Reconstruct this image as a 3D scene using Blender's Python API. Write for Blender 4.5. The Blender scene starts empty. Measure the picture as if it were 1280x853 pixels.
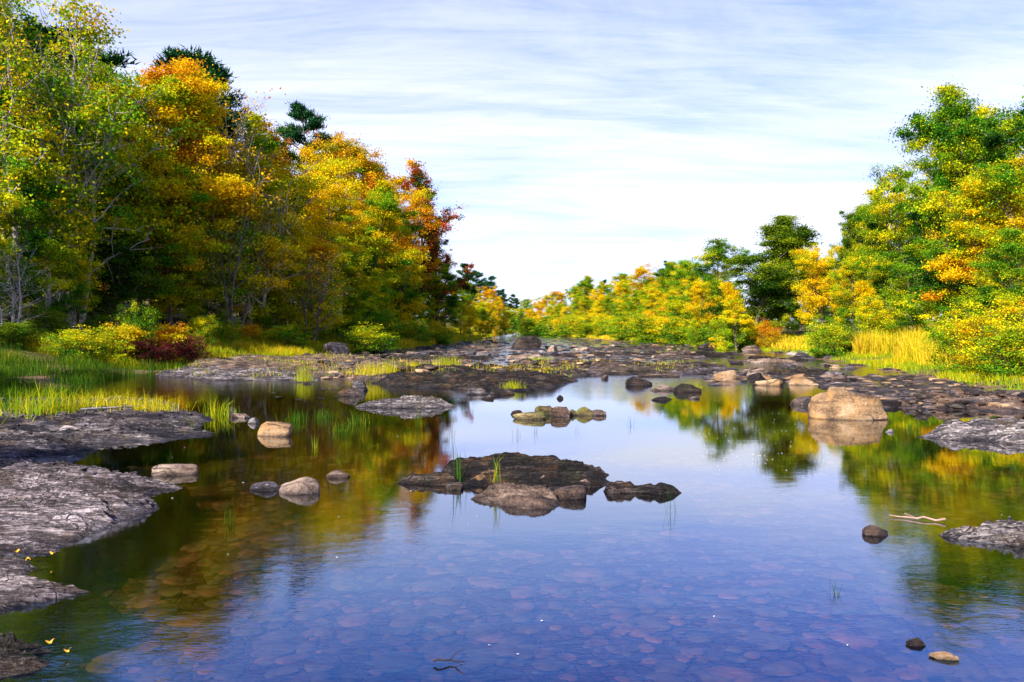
import bpy, math, random
import numpy as np
from mathutils import Vector

random.seed(7)
RNG = np.random.default_rng(11)
scn = bpy.context.scene
C = scn.collection
F = 1000.0          # focal length in pixels of the 1280 wide photograph
CAMH = 1.6          # eye height above the water
HZ = 410.0          # pixel row of the horizon
SUN = Vector((-0.52, -0.62, 0.61)).normalized()

def at(px, py, z=0.0):
    y = (CAMH - z) * F / (py - HZ)
    return ((px - 640) / F * y, y)

# ------------------------------------------------------------------ noise
def _h(ix, iy, iz, s):
    n = (ix * 73856093) ^ (iy * 19349663) ^ (iz * 83492791) ^ (s * 2654435)
    n = (n ^ (n >> 13)) * 1274126177
    n = n & 0x7fffffff
    n = (n ^ (n >> 15)) * 668265263
    return ((n & 0xffffff) / float(0xffffff))

def vnoise(x, y, z=None, s=0):
    x = np.asarray(x, float); y = np.asarray(y, float)
    z = np.zeros_like(x) if z is None else np.asarray(z, float)
    xi = np.floor(x).astype(np.int64); yi = np.floor(y).astype(np.int64); zi = np.floor(z).astype(np.int64)
    xf = x - xi; yf = y - yi; zf = z - zi
    u = xf*xf*(3-2*xf); v = yf*yf*(3-2*yf); w = zf*zf*(3-2*zf)
    def L(a, b, t): return a + (b-a)*t
    def P(k):
        return L(L(_h(xi, yi, zi+k, s), _h(xi+1, yi, zi+k, s), u), L(_h(xi, yi+1, zi+k, s), _h(xi+1, yi+1, zi+k, s), u), v)
    return L(P(0), P(1), w) * 2 - 1

def fbm(x, y, z=None, s=0, o=4):
    r = 0; a = 1.0; t = 0
    x = np.asarray(x, float); y = np.asarray(y, float)
    for i in range(o):
        r = r + a * vnoise(x, y, z, s+i*17); t += a
        a *= .5; x = x*2.03+3.1; y = y*2.03+1.7
        if z is not None: z = np.asarray(z)*2.03+.9
    return r / t

def sstep(a, b, x):
    t = np.clip((x-a)/(b-a), 0, 1); return t*t*(3-2*t)

# ------------------------------------------------------------------ materials
def newmat(name):
    m = bpy.data.materials.new(name); m.use_nodes = True
    nt = m.node_tree; nt.nodes.clear()
    return m, nt
class N:
    def __init__(s, nt): s.nt = nt
    def __call__(s, t, **kw):
        n = s.nt.nodes.new(t)
        for k, v in kw.items():
            if hasattr(n, k) and k not in n.inputs: setattr(n, k, v)
            else: s.set(n, k, v)
        return n
    def set(s, n, k, v):
        i = n.inputs[k]
        if isinstance(v, bpy.types.NodeSocket): s.nt.links.new(v, i)
        else: i.default_value = v
    def math(s, op, a, b=0.0, c=None, clamp=False):
        n = s.nt.nodes.new('ShaderNodeMath'); n.operation = op; n.use_clamp = clamp
        s.set(n, 0, a); s.set(n, 1, b)
        if c is not None: s.set(n, 2, c)
        return n.outputs[0]
    def mix(s, f, a, b, mode='MIX'):
        n = s.nt.nodes.new('ShaderNodeMix'); n.data_type = 'RGBA'; n.blend_type = mode
        s.set(n, 0, f)
        for k, v in ((6, a), (7, b)):
            s.set(n, k, v if isinstance(v, bpy.types.NodeSocket) else (*v, 1) if len(v) == 3 else v)
        return n.outputs[2]
    def ramp(s, f, stops, interp='LINEAR'):
        n = s.nt.nodes.new('ShaderNodeValToRGB'); s.set(n, 0, f)
        e = n.color_ramp.elements; n.color_ramp.interpolation = interp
        while len(e) < len(stops): e.new(0.5)
        for i, (p, c) in enumerate(stops):
            e[i].position = p; e[i].color = (*c, 1) if len(c) == 3 else c
        return n.outputs[0]
    def noise(s, vec, scale, detail=4, rough=.55, dist=0.0):
        n = s.nt.nodes.new('ShaderNodeTexNoise')
        if vec is not None: s.set(n, 'Vector', vec)
        n.inputs['Scale'].default_value = scale; n.inputs['Detail'].default_value = detail
        n.inputs['Roughness'].default_value = rough; n.inputs['Distortion'].default_value = dist
        return n.outputs[0]
    def mapping(s, vec, scale=(1, 1, 1), rot=(0, 0, 0)):
        n = s.nt.nodes.new('ShaderNodeMapping'); s.set(n, 'Vector', vec)
        n.inputs['Scale'].default_value = scale; n.inputs['Rotation'].default_value = rot
        return n.outputs[0]

def leaf_mat(name, stops, trans=.42):
    m, nt = newmat(name); n = N(nt)
    at_ = n('ShaderNodeAttribute', attribute_name='v')
    oi = n('ShaderNodeObjectInfo')
    f = n.math('ADD', at_.outputs['Fac'], n.math('MULTIPLY', n.math('SUBTRACT', oi.outputs['Random'], .5), .16), clamp=True)
    col = n.ramp(f, stops)
    at2 = n('ShaderNodeAttribute', attribute_name='w')
    hs = n('ShaderNodeHueSaturation'); n.set(hs, 'Color', col)
    n.set(hs, 'Value', n.math('ADD', n.math('MULTIPLY', at2.outputs['Fac'], .80), .70))
    d = n('ShaderNodeBsdfDiffuse'); t = n('ShaderNodeBsdfTranslucent')
    n.set(d, 'Color', hs.outputs[0]); n.set(t, 'Color', hs.outputs[0])
    mx = n('ShaderNodeMixShader'); n.set(mx, 0, trans)
    nt.links.new(d.outputs[0], mx.inputs[1]); nt.links.new(t.outputs[0], mx.inputs[2])
    o = n('ShaderNodeOutputMaterial'); nt.links.new(mx.outputs[0], o.inputs[0])
    return m

DG = (.010, .040, .006); G = (.05, .19, .010); MG = (.12, .29, .010); YG = (.38, .46, .010)
Y = (.76, .62, .008); OY = (.76, .48, .008); O = (.62, .22, .008); BR = (.20, .06, .008); R = (.48, .03, .008); DR = (.14, .012, .016)
LEAF = {
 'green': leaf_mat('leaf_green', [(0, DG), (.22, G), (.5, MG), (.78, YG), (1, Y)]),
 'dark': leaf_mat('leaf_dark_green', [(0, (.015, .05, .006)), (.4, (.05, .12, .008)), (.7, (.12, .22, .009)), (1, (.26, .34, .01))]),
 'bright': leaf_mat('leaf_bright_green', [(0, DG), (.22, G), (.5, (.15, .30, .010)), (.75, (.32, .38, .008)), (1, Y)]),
 'yelgreen': leaf_mat('leaf_yellow_green', [(0, G), (.3, MG), (.55, YG), (.8, (.46, .40, .005)), (1, OY)]),
 'yellow': leaf_mat('leaf_yellow', [(0, MG), (.28, YG), (.55, Y), (.85, (.72, .50, .006)), (1, OY)]),
 'goldorange': leaf_mat('leaf_golden_orange', [(0, MG), (.25, YG), (.5, (.70, .55, .006)), (.78, OY), (1, O)]),
 'orange': leaf_mat('leaf_orange', [(0, (.16, .18, .006)), (.3, (.5, .34, .006)), (.6, OY), (.85, O), (1, (.34, .10, .01))]),
 'red': leaf_mat('leaf_red', [(0, DG), (.35, (.05, .10, .008)), (.5, BR), (.66, R), (.85, (.62, .09, .01)), (1, OY)]),
 'crimson': leaf_mat('leaf_crimson', [(0, (.015, .03, .006)), (.3, (.04, .008, .01)), (.65, (.11, .010, .018)), (.9, (.22, .012, .03)), (1, (.12, .16, .02))]),
 'needle': leaf_mat('needle_green', [(0, (.006, .03, .010)), (.6, (.014, .065, .018)), (1, (.04, .12, .015))], .1),
 'sedge': leaf_mat('sedge_green', [(0, (.015, .05, .006)), (.5, (.05, .13, .008)), (.8, (.16, .22, .01)), (1, (.42, .28, .02))]),
 'olive': leaf_mat('leaf_olive_green', [(0, (.02, .06, .006)), (.35, (.07, .14, .008)), (.7, (.17, .25, .009)), (1, (.40, .42, .01))]),
 'straw': leaf_mat('grass_straw', [(0, MG), (.25, (.40, .42, .01)), (.55, (.66, .53, .02)), (.85, (.74, .50, .03)), (1, (.50, .28, .03))]),
 'lime': leaf_mat('grass_lime', [(0, (.10, .24, .01)), (.4, (.28, .38, .01)), (.75, (.58, .46, .01)), (1, (.55, .24, .02))]),
}

def bark(name, c1, c2):
    m, nt = newmat(name); n = N(nt)
    tc = n('ShaderNodeTexCoord')
    v = n.mapping(tc.outputs['Object'], (3, 3, .7))
    f = n.noise(v, 4, 5)
    b = n('ShaderNodeBsdfPrincipled', Roughness=.9)
    n.set(b, 'Base Color', n.ramp(f, [(.3, c1), (.7, c2)]))
    bp = n('ShaderNodeBump', Strength=.6, Distance=.03); n.set(bp, 'Height', f); n.set(b, 'Normal', bp.outputs[0])
    o = n('ShaderNodeOutputMaterial'); nt.links.new(b.outputs[0], o.inputs[0]); return m
BARK = bark('bark_brown', (.05, .035, .03), (.16, .12, .10))
PALE = bark('bark_pale', (.18, .15, .14), (.5, .44, .42))

def rock_mat(name, dark, mid, light, stain, scale=1.0, strata=6.0, wetk=22.0, moss=0.0, crk=1.5, bed=0.0):
    m, nt = newmat(name); n = N(nt)
    g = n('ShaderNodeNewGeometry'); oi = n('ShaderNodeObjectInfo')
    pos = g.outputs['Position']
    base = n.noise(pos, 1.3*scale, 8, .68, .5)
    st = n.noise(n.mapping(pos, (.8, 4.0, 9.0), (0, 0, .22)), strata*.16*scale, 7, .66, .8)
    fine = n.noise(pos, 30*scale, 6, .75)
    f = n.math('ADD', n.math('ADD', n.math('MULTIPLY', base, .40), n.math('MULTIPLY', st, .42)), n.math('MULTIPLY', fine, .26))
    f = n.math('ADD', f, n.math('MULTIPLY', n.math('SUBTRACT', oi.outputs['Random'], .5), .10))
    col = n.ramp(f, [(.46, dark), (.54, mid), (.66, light)])
    wv = n('ShaderNodeVectorMath'); wv.operation = 'ADD'
    nz = n('ShaderNodeTexNoise'); n.set(nz, 'Vector', pos); nz.inputs['Scale'].default_value = 3*scale
    nt.links.new(n.mapping(pos, (1, 2.4, 3), (0, 0, .22)), wv.inputs[0]); nt.links.new(nz.outputs['Color'], wv.inputs[1])
    vo = n('ShaderNodeTexVoronoi', feature='DISTANCE_TO_EDGE'); n.set(vo, 'Vector', wv.outputs[0]); n.set(vo, 'Scale', crk)
    crack = n.math('ADD', n.math('MULTIPLY', vo.outputs[0], 26), n.math('MULTIPLY', n.math('SUBTRACT', n.noise(pos, .9, 3), .42, clamp=True), 9), clamp=True)
    col = n.mix(n.math('MULTIPLY', n.math('SUBTRACT', 1, crack), .6), col, (.012, .010, .010))
    if bed:
        ln = n.noise(n.mapping(pos, (.45, 7.5, 9.0), (0, 0, .20)), 1.5, 5, .62, .5)
        bl = n.math('MULTIPLY', n.math('SUBTRACT', n.math('ABSOLUTE', n.math('SUBTRACT', ln, .5)), .006), 42, clamp=True)
        ln2 = n.noise(n.mapping(pos, (.5, 8.0, 9.0), (0, 0, .17)), 3.6, 4, .6, .4)
        bl2 = n.math('MULTIPLY', n.math('SUBTRACT', n.math('ABSOLUTE', n.math('SUBTRACT', ln2, .47)), .006), 30, clamp=True)
        bl = n.math('MULTIPLY', bl, n.math('ADD', n.math('MULTIPLY', bl2, .6), .4))
        col = n.mix(n.math('MULTIPLY', n.math('SUBTRACT', 1, bl), bed), col, (.016, .012, .013))
        crack = n.math('MULTIPLY', crack, bl)
    sn = n.noise(pos, 2.6*scale, 5, .6, .6)
    col = n.mix(n.math('MULTIPLY', n.math('SUBTRACT', sn, .52, clamp=True), 4.5, clamp=True), col, stain)
    if moss:
        mn = n.noise(pos, 5*scale, 4)
        up = n('ShaderNodeSeparateXYZ'); n.set(up, 0, g.outputs['Normal'])
        mf = n.math('MULTIPLY', n.math('MULTIPLY', n.math('SUBTRACT', mn, .5, clamp=True), 6*moss, clamp=True), up.outputs[2], clamp=True)
        col = n.mix(mf, col, (.10, .12, .015))
    sp = n('ShaderNodeSeparateXYZ'); n.set(sp, 0, pos)
    wet = n.math('SUBTRACT', 1.0, n.math('MULTIPLY', n.math('ADD', sp.outputs[2], n.math('MULTIPLY', n.math('SUBTRACT', base, .5), .06)), wetk), clamp=True)
    col = n.mix(n.math('MULTIPLY', wet, .68), col, (.018, .014, .014))
    b = n('ShaderNodeBsdfPrincipled'); n.set(b, 'Base Color', col); b.inputs['Specular IOR Level'].default_value = .22
    n.set(b, 'Roughness', n.math('SUBTRACT', .72, n.math('MULTIPLY', wet, .35)))
    hh = n.math('ADD', n.math('ADD', n.math('MULTIPLY', st, 1.3), n.math('MULTIPLY', fine, .22)), n.math('ADD', n.math('MULTIPLY', n.noise(pos, 7*scale, 7, .65), 1.0), n.math('MULTIPLY', crack, .6)))
    bp = n('ShaderNodeBump', Strength=1.0, Distance=.06); n.set(bp, 'Height', hh); n.set(b, 'Normal', bp.outputs[0])
    o = n('ShaderNodeOutputMaterial'); nt.links.new(b.outputs[0], o.inputs[0]); return m
SHALE = rock_mat('shale_rock', (.022, .018, .024), (.16, .135, .14), (.56, .48, .45), (.15, .10, .06), bed=.7)
SHALEB = rock_mat('shale_rock_blue', (.024, .019, .021), (.15, .12, .13), (.50, .42, .43), (.11, .07, .05), bed=.7)
DARKR = rock_mat('dark_rock', (.008, .006, .007), (.028, .020, .019), (.22, .16, .13), (.12, .06, .025), bed=.5, wetk=14, moss=.25)
TANR = rock_mat('tan_rock', (.07, .04, .022), (.26, .155, .075), (.50, .34, .20), (.40, .20, .06), strata=3, wetk=30, crk=.35)
BROWNR = rock_mat('brown_rock', (.022, .014, .012), (.105, .068, .052), (.42, .31, .23), (.13, .07, .035))
MOSSR = rock_mat('mossy_rock', (.03, .022, .01), (.13, .095, .035), (.42, .32, .15), (.20, .16, .02), moss=1.0)

# river bed / bank ground
def ground_mat():
    m, nt = newmat('ground_soil'); n = N(nt)
    g = n('ShaderNodeNewGeometry'); pos = g.outputs['Position']
    sp = n('ShaderNodeSeparateXYZ'); n.set(sp, 0, pos)
    wv = n('ShaderNodeVectorMath'); wv.operation = 'ADD'
    nz = n('ShaderNodeTexNoise'); n.set(nz, 'Vector', pos); nz.inputs['Scale'].default_value = 4
    sc = n('ShaderNodeVectorMath'); sc.operation = 'SCALE'; nt.links.new(nz.outputs['Color'], sc.inputs[0]); sc.inputs['Scale'].default_value = .12
    nt.links.new(pos, wv.inputs[0]); nt.links.new(sc.outputs[0], wv.inputs[1])
    vo = n('ShaderNodeTexVoronoi', voronoi_dimensions='2D'); n.set(vo, 'Vector', wv.outputs[0]); n.set(vo, 'Scale', 9.0)
    ve = n('ShaderNodeTexVoronoi', voronoi_dimensions='2D', feature='DISTANCE_TO_EDGE'); n.set(ve, 'Vector', wv.outputs[0]); n.set(ve, 'Scale', 9.0)
    vs = n('ShaderNodeTexVoronoi', voronoi_dimensions='2D'); n.set(vs, 'Vector', wv.outputs[0]); n.set(vs, 'Scale', 17)
    cs = n('ShaderNodeSeparateXYZ'); n.set(cs, 0, vo.outputs['Color'])
    c2 = n('ShaderNodeSeparateXYZ'); n.set(c2, 0, vs.outputs['Color'])
    f = n.math('ADD', n.math('MULTIPLY', cs.outputs[0], .6), n.math('MULTIPLY', c2.outputs[0], .4))
    bed = n.ramp(f, [(0, (.04, .025, .012)), (.45, (.17, .10, .05)), (.8, (.36, .21, .11)), (1, (.55, .33, .22))])
    edge = n.math('MULTIPLY', ve.outputs[0], 9, clamp=True)
    bed = n.mix(n.math('MULTIPLY', n.noise(pos, 2.2, 6, .7), .8), n.mix(n.math('ADD', n.math('MULTIPLY', edge, .3), .7), (.03, .022, .012), bed), (.09, .06, .03))
    bed = n.mix(.45, bed, n.ramp(n.noise(pos, 26, 6, .75), [(.4, (.03, .02, .012)), (.65, (.34, .22, .13))]))
    big = n.noise(pos, .35, 5); mid = n.noise(pos, 3.0, 6)
    soil = n.ramp(n.math('ADD', n.math('MULTIPLY', big, .5), n.math('MULTIPLY', mid, .5)), [(.35, (.03, .026, .012)), (.5, (.10, .09, .02)), (.62, (.20, .19, .02)), (.75, (.34, .26, .03))])
    col = n.mix(n.math('MULTIPLY', n.math('SUBTRACT', sp.outputs[2], .12), 4.0, clamp=True), bed, soil)
    b = n('ShaderNodeBsdfPrincipled', Roughness=.9); n.set(b, 'Base Color', col); b.inputs['Specular IOR Level'].default_value = .1
    bp = n('ShaderNodeBump', Strength=.7, Distance=.04); n.set(bp, 'Height', n.math('ADD', n.math('MULTIPLY', edge, .6), n.noise(pos, 14, 5))); n.set(b, 'Normal', bp.outputs[0])
    o = n('ShaderNodeOutputMaterial'); nt.links.new(b.outputs[0], o.inputs[0]); return m
GROUND = ground_mat()

def water_mat():
    m, nt = newmat('river_water'); n = N(nt)
    g = n('ShaderNodeNewGeometry'); pos = g.outputs['Position']
    sp = n('ShaderNodeSeparateXYZ'); n.set(sp, 0, pos)
    yy = sp.outputs[1]
    # ripple strength by place: riffle upstream, calm pool, wrinkled tongue of current near the bank
    rif = n.math('MULTIPLY', n.math('SUBTRACT', yy, 17.0), .10, clamp=True)
    dx = n.math('SUBTRACT', sp.outputs[0], 1.2); 
    near = n.math('MULTIPLY', n.math('SUBTRACT', 8.5, yy), .18, clamp=True)
    patch = n.math('MULTIPLY', n.math('SUBTRACT', n.noise(n.mapping(pos, (.35, .9, 1)), .7, 3), .42, clamp=True), 3.0, clamp=True)
    amp = n.math('ADD', n.math('ADD', .024, n.math('MULTIPLY', rif, .60)), n.math('MULTIPLY', n.math('MULTIPLY', near, .26), n.math('ADD', patch, .4)))
    w1 = n.noise(n.mapping(pos, (1, 1.7, 1), (0, 0, .35)), 4.2, 3, .5, .3)
    w2 = n.noise(n.mapping(pos, (1, 2.6, 1), (0, 0, -.2)), 17, 3, .55, .5)
    w3 = n.noise(n.mapping(pos, (.5, 1, 1)), 1.1, 2, .5)
    h = n.math('ADD', n.math('MULTIPLY', w1, .55), n.math('ADD', n.math('MULTIPLY', w2, .20), n.math('MULTIPLY', w3, 1.0)))
    h = n.math('MULTIPLY', h, amp)
    bp = n('ShaderNodeBump', Strength=1.0, Distance=.022); n.set(bp, 'Height', h)
    dt = n('ShaderNodeVectorMath'); dt.operation = 'DOT_PRODUCT'; nt.links.new(bp.outputs[0], dt.inputs[0]); nt.links.new(g.outputs['Incoming'], dt.inputs[1])
    cz = n.math('SUBTRACT', 1.0, n.math('ABSOLUTE', dt.outputs['Value']), clamp=True)
    frv = n.math('ADD', .17, n.math('MULTIPLY', .83, n.math('POWER', cz, 3.6)))
    gl = n('ShaderNodeBsdfGlossy'); n.set(gl, 'Roughness', n.math('MULTIPLY', rif, .10)); n.set(gl, 'Color', n.ramp(frv, [(.25, (.05, .33, .92)), (.40, (.40, .64, 1)), (.56, (.92, .96, 1))]))
    nt.links.new(bp.outputs[0], gl.inputs['Normal'])
    tr = n('ShaderNodeBsdfTransparent'); tr.inputs['Color'].default_value = (.44, .34, .20, 1)
    mx = n('ShaderNodeMixShader'); nt.links.new(frv, mx.inputs[0])
    nt.links.new(tr.outputs[0], mx.inputs[1]); nt.links.new(gl.outputs[0], mx.inputs[2])
    o = n('ShaderNodeOutputMaterial'); nt.links.new(mx.outputs[0], o.inputs[0]); return m
WATER = water_mat()

def plain(name, col, rough=.8, var=.3):
    m, nt = newmat(name); n = N(nt)
    g = n('ShaderNodeNewGeometry')
    f = n.noise(g.outputs['Position'], 9, 5)
    c1 = tuple(c*(1-var) for c in col); c2 = tuple(min(1, c*(1+var)) for c in col)
    b = n('ShaderNodeBsdfPrincipled', Roughness=rough); n.set(b, 'Base Color', n.ramp(f, [(.3, c1), (.7, c2)]))
    o = n('ShaderNodeOutputMaterial'); nt.links.new(b.outputs[0], o.inputs[0]); return m

# ------------------------------------------------------------------ object helpers
def tag(o, label=None, cat=None, group=None, kind=None):
    if label: o['label'] = label
    if cat: o['category'] = cat
    if group: o['group'] = group
    if kind: o['kind'] = kind
    return o
def mesh_np(name, V, faces_list, attrs=None, smooth=False):
    """faces_list: list of int arrays (n,k)"""
    me = bpy.data.meshes.new(name)
    V = np.asarray(V, np.float32)
    me.vertices.add(len(V)); me.vertices.foreach_set('co', V.ravel())
    loops = np.concatenate([f.ravel() for f in faces_list]).astype(np.int32)
    tot = np.concatenate([np.full(len(f), f.shape[1]) for f in faces_list]).astype(np.int32)
    start = np.concatenate([[0], np.cumsum(tot)[:-1]]).astype(np.int32)
    me.loops.add(len(loops)); me.loops.foreach_set('vertex_index', loops)
    me.polygons.add(len(tot)); me.polygons.foreach_set('loop_start', start); me.polygons.foreach_set('loop_total', tot)
    if smooth: me.polygons.foreach_set('use_smooth', np.ones(len(tot), bool))
    for k, a in (attrs or {}).items():
        at_ = me.attributes.new(k, 'FLOAT', 'FACE'); at_.data.foreach_set('value', np.asarray(a, np.float32))
    me.update(calc_edges=True); me.validate()
    return me
def link(name, me, mat=None, parent=None, loc=None, rz=0, scale=None):
    o = bpy.data.objects.new(name, me); C.objects.link(o)
    if mat is not None:
        if len(me.materials) == 0: me.materials.append(mat)
        o.material_slots[0].link = 'OBJECT'; o.material_slots[0].material = mat
    if parent: o.parent = parent
    if loc is not None: o.location = loc
    o.rotation_euler = (0, 0, rz)
    if scale is not None: o.scale = scale if hasattr(scale, '__len__') else (scale,)*3
    return o

# ------------------------------------------------------------------ terrain
LY = [-60, 0, 5, 8, 12, 18, 25, 32, 40, 60, 90, 130, 180, 240, 900]
LX = [-9, -7.2, -7.0, -7.6, -8.6, -10.5, -13, -13, -11, -7.5, -5, -3.6, -2, 2.5, 30]
RY = [-60, 0, 10, 16, 20, 25, 30, 42, 55, 75, 105, 150, 190, 240, 900]
RX = [14, 13, 12.0, 10.6, 12.2, 13.6, 14.6, 16.6, 18.2, 16.4, 11.6, 7.6, 5.6, 3.0, 31]
def height(x, y):
    x = np.asarray(x, float); y = np.asarray(y, float)
    w = fbm(x*.35, y*.35, s=3, o=3)
    l = np.interp(y, LY, LX) + w*.9; r = np.interp(y, RY, RX) + w*.9
    s = np.maximum(l - x, x - r)          # >0 inland
    bankl = .06 + 1.3*sstep(1.0, 9, s) + 5.0*sstep(9, 50, s)
    bankr = .10 + 1.15*sstep(.8, 7, s) + 1.5*sstep(22, 70, s)
    bank = np.where(l - x > x - r, bankl, bankr)
    riff = sstep(22, 30, y)
    ch = sstep(2, 4.5, x)*sstep(20, 24, y)*(1-sstep(48, 58, y))*(1-sstep(11, 13.5, x))
    depth = (-.34*(1-riff) - (.15+.12*ch)*riff) * sstep(0, 2.5, -s)
    z = np.where(s > 0, bank*sstep(0, .8, s), depth)
    n1 = fbm(x*.9, y*.5, s=9, o=4); n2 = fbm(x*3, y*3, s=5, o=3)
    amp = np.where(s > 0, .09+.10*sstep(3, 10, s), .05 + riff*.12)
    return z + n1*amp + n2*.025
def hz(x, y): return float(height(np.array([x]), np.array([y]))[0])

def build_ground():
    u = np.linspace(-1, 1, 330); xs = np.sinh(u*4.4)/np.sinh(4.4)*420 + 0
    xs = np.sinh(u*3.6)/np.sinh(3.6)*420
    v = np.linspace(0, 1, 420); ys = -60 + 60*np.minimum(v/.08, 1)
    t = np.clip((v-.08)/.92, 0, 1); ys = np.where(v < .08, ys, (np.exp(t*5.2)-1)/(np.exp(5.2)-1)*900)
    X, Yg = np.meshgrid(xs, ys); Z = height(X, Yg)
    V = np.stack([X, Yg, Z], -1).reshape(-1, 3)
    nx, ny = len(xs), len(ys)
    i = (np.arange(ny-1)[:, None]*nx + np.arange(nx-1)[None]).ravel()
    Fc = np.stack([i, i+1, i+nx+1, i+nx], 1)
    o = link('ground', mesh_np('ground', V, [Fc], smooth=True), GROUND); tag(o, kind='structure')
build_ground()
wme = mesh_np('water', [(-45, -50, 0), (45, -50, 0), (45, 260, 0), (-45, 260, 0)], [np.array([[0, 1, 2, 3]])])
tag(link('water', wme, WATER), kind='structure')

# ------------------------------------------------------------------ leaves and trees
def leaves(pos, size, nrm_bias, v, rng, w=None, narrow=.55):
    n = len(pos)
    d = rng.normal(size=(n, 3)); d /= np.linalg.norm(d, axis=1)[:, None]
    nn = d + nrm_bias; nn /= np.linalg.norm(nn, axis=1)[:, None] + 1e-9
    a = np.cross(nn, rng.normal(size=(n, 3))); a /= np.linalg.norm(a, axis=1)[:, None] + 1e-9
    b = np.cross(nn, a)
    s = (size * rng.uniform(.6, 1.35, n))[:, None]
    p0 = pos - a*s*.5; p2 = pos + a*s*.5 - nn*s*.12
    p1 = pos + b*s*narrow*.5 + nn*s*.10; p3 = pos - b*s*narrow*.5 + nn*s*.10
    V = np.stack([p0, p1, p2, p3], 1).reshape(-1, 3)
    k = np.arange(n)*4
    Fc = np.stack([k, k+1, k+2, k+3], 1)
    if w is None: w = rng.uniform(0, 1, n)
    return V, Fc, v, w

def tube(V, Fs, pts, rad, sides=6):
    pts = np.asarray(pts, float); base = len(V)
    for i, p in enumerate(pts):
        t = pts[min(i+1, len(pts)-1)] - pts[max(i-1, 0)]; t /= np.linalg.norm(t)+1e-9
        a = np.cross(t, (0, 1, .01)) if abs(t[1]) < .9 else np.cross(t, (1, 0, 0)); a /= np.linalg.norm(a); b = np.cross(t, a)
        for k in range(sides):
            th = 2*math.pi*k/sides
            V.append(p + (a*math.cos(th)+b*math.sin(th))*rad[i])
    for i in range(len(pts)-1):
        for k in range(sides):
            k2 = (k+1) % sides
            Fs.append((base+i*sides+k, base+i*sides+k2, base+(i+1)*sides+k2, base+(i+1)*sides+k))

def limb(rng, p, d, L, n, wig, up):
    pts = [np.array(p, float)]; d = np.array(d, float); d /= np.linalg.norm(d)
    for i in range(n):
        d = d + rng.normal(size=3)*wig + np.array([0, 0, up]); d /= np.linalg.norm(d)
        pts.append(pts[-1] + d*L/n)
    return pts

def make_decid(seed, H=12., spread=3.6, low=.12, nleaf=36000, leaf=.13, sig=.36, stems=1, clump=.5, barkonly=.0, shape='oval', topsparse=0.):
    rng = np.random.default_rng(seed); V = []; Fs = []; tips = []
    for sidx in range(stems):
        a0 = rng.uniform(0, 6.28); off = 0 if stems == 1 else rng.uniform(.15, .5)*H*.05
        lean = rng.normal(size=2)*.05 if stems == 1 else np.array([math.cos(a0), math.sin(a0)])*.22
        Hs = H*(.93 if sidx == 0 else rng.uniform(.6, .95))
        pts = limb(rng, (math.cos(a0)*off, math.sin(a0)*off, -.3), (lean[0], lean[1], 1), Hs+.3, 12, .07, .05)
        r0 = H*.014*(1 if stems == 1 else .65)
        rad = [max(r0*(1-i/12.6)**.9, .012) for i in range(13)]; tube(V, Fs, pts, rad, 8)
        pts = np.array(pts)
        nb = int(30/stems**.5)
        for b in range(nb):
            t = low + (1-low)*((b+rng.uniform(0, 1))/nb)
            k = t*12; i = min(int(k), 11); p = pts[i]+(pts[i+1]-pts[i])*(k-i)
            if shape == 'oval': prof = math.sin(math.pi*min(max((t-low*.6)/(1.06-low*.6), .02), 1)**.72)**.65
            elif shape == 'cone': prof = (1.05-t)**.8
            else: prof = min(1, .55+.6*t) if t < .75 else (1.12-t)*2.3
            Lb = spread*prof*rng.uniform(.5, 1.3)
            az = b*2.4+rng.normal()*.4; el = math.radians(18+48*t+rng.normal()*9)
            d = (math.cos(az)*math.cos(el), math.sin(az)*math.cos(el), math.sin(el))
            bp = limb(rng, p, d, Lb, 6, .12, .03); rr = rad[i]*.5+.008
            tube(V, Fs, bp, [max(rr*(1-j/6.5), .008) for j in range(7)], 5)
            bp = np.array(bp); ns = max(3, int(Lb*2.4))
            for s_ in range(ns):
                q = rng.uniform(.25, 1.0); j = min(int(q*6), 5); p2 = bp[j]+(bp[j+1]-bp[j])*(q*6-j)
                d2 = np.array(d)*.5+rng.normal(size=3)*.7+np.array([0, 0, .15]); L2 = rng.uniform(.25, .6)*Lb*(1.1-q*.5)+.2
                sp2 = limb(rng, p2, d2, L2, 3, .15, .02); tube(V, Fs, sp2, [.018*H/12, .013*H/12, .009*H/12, .006], 3)
                tips += [sp2[2], sp2[3]]
                if rng.uniform() < .5: tips.append(p2)
    tips = np.array(tips); nt_ = len(tips)
    cen = np.array([0, 0, H*.45])
    cv = .5+.5*fbm(tips[:, 0]*.45+seed, tips[:, 1]*.45, tips[:, 2]*.45, s=seed, o=2)*1.5 + rng.normal(size=nt_)*.20 + (tips[:, 2]/H-.5)*.28
    wt = rng.uniform(.1, 1.6, nt_)**1.8
    wt *= np.clip(1 - topsparse*(tips[:, 2]/H), .03, 1)
    wt /= wt.sum()
    idx = rng.choice(nt_, nleaf, p=wt)
    sg = (sig*rng.uniform(.6, 1.4, nt_)[idx]*np.where(rng.uniform(size=nleaf) < .25, 1.5, .85))[:, None]
    pos = tips[idx] + np.clip(rng.normal(size=(nleaf, 3)), -1.9, 1.9)*sg*np.array([1, 1, .55])
    pos[:, 2] = np.maximum(pos[:, 2], .05)
    out = pos-cen; out /= np.linalg.norm(out, axis=1)[:, None]+1e-6
    bias = out*.35+np.array([0, 0, .6])
    v = np.clip(cv[idx]+rng.normal(size=nleaf)*.12, 0, 1)
    LV, LF, v, w = leaves(pos, leaf, bias, v, rng, narrow=.75)
    cm = mesh_np('crown', LV, [LF], {'v': v, 'w': w})
    tm = mesh_np('trunk', np.array(V), [np.array(Fs)], smooth=True)
    return tm, cm, float(np.percentile(pos[:, 2], 99.93))

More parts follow.
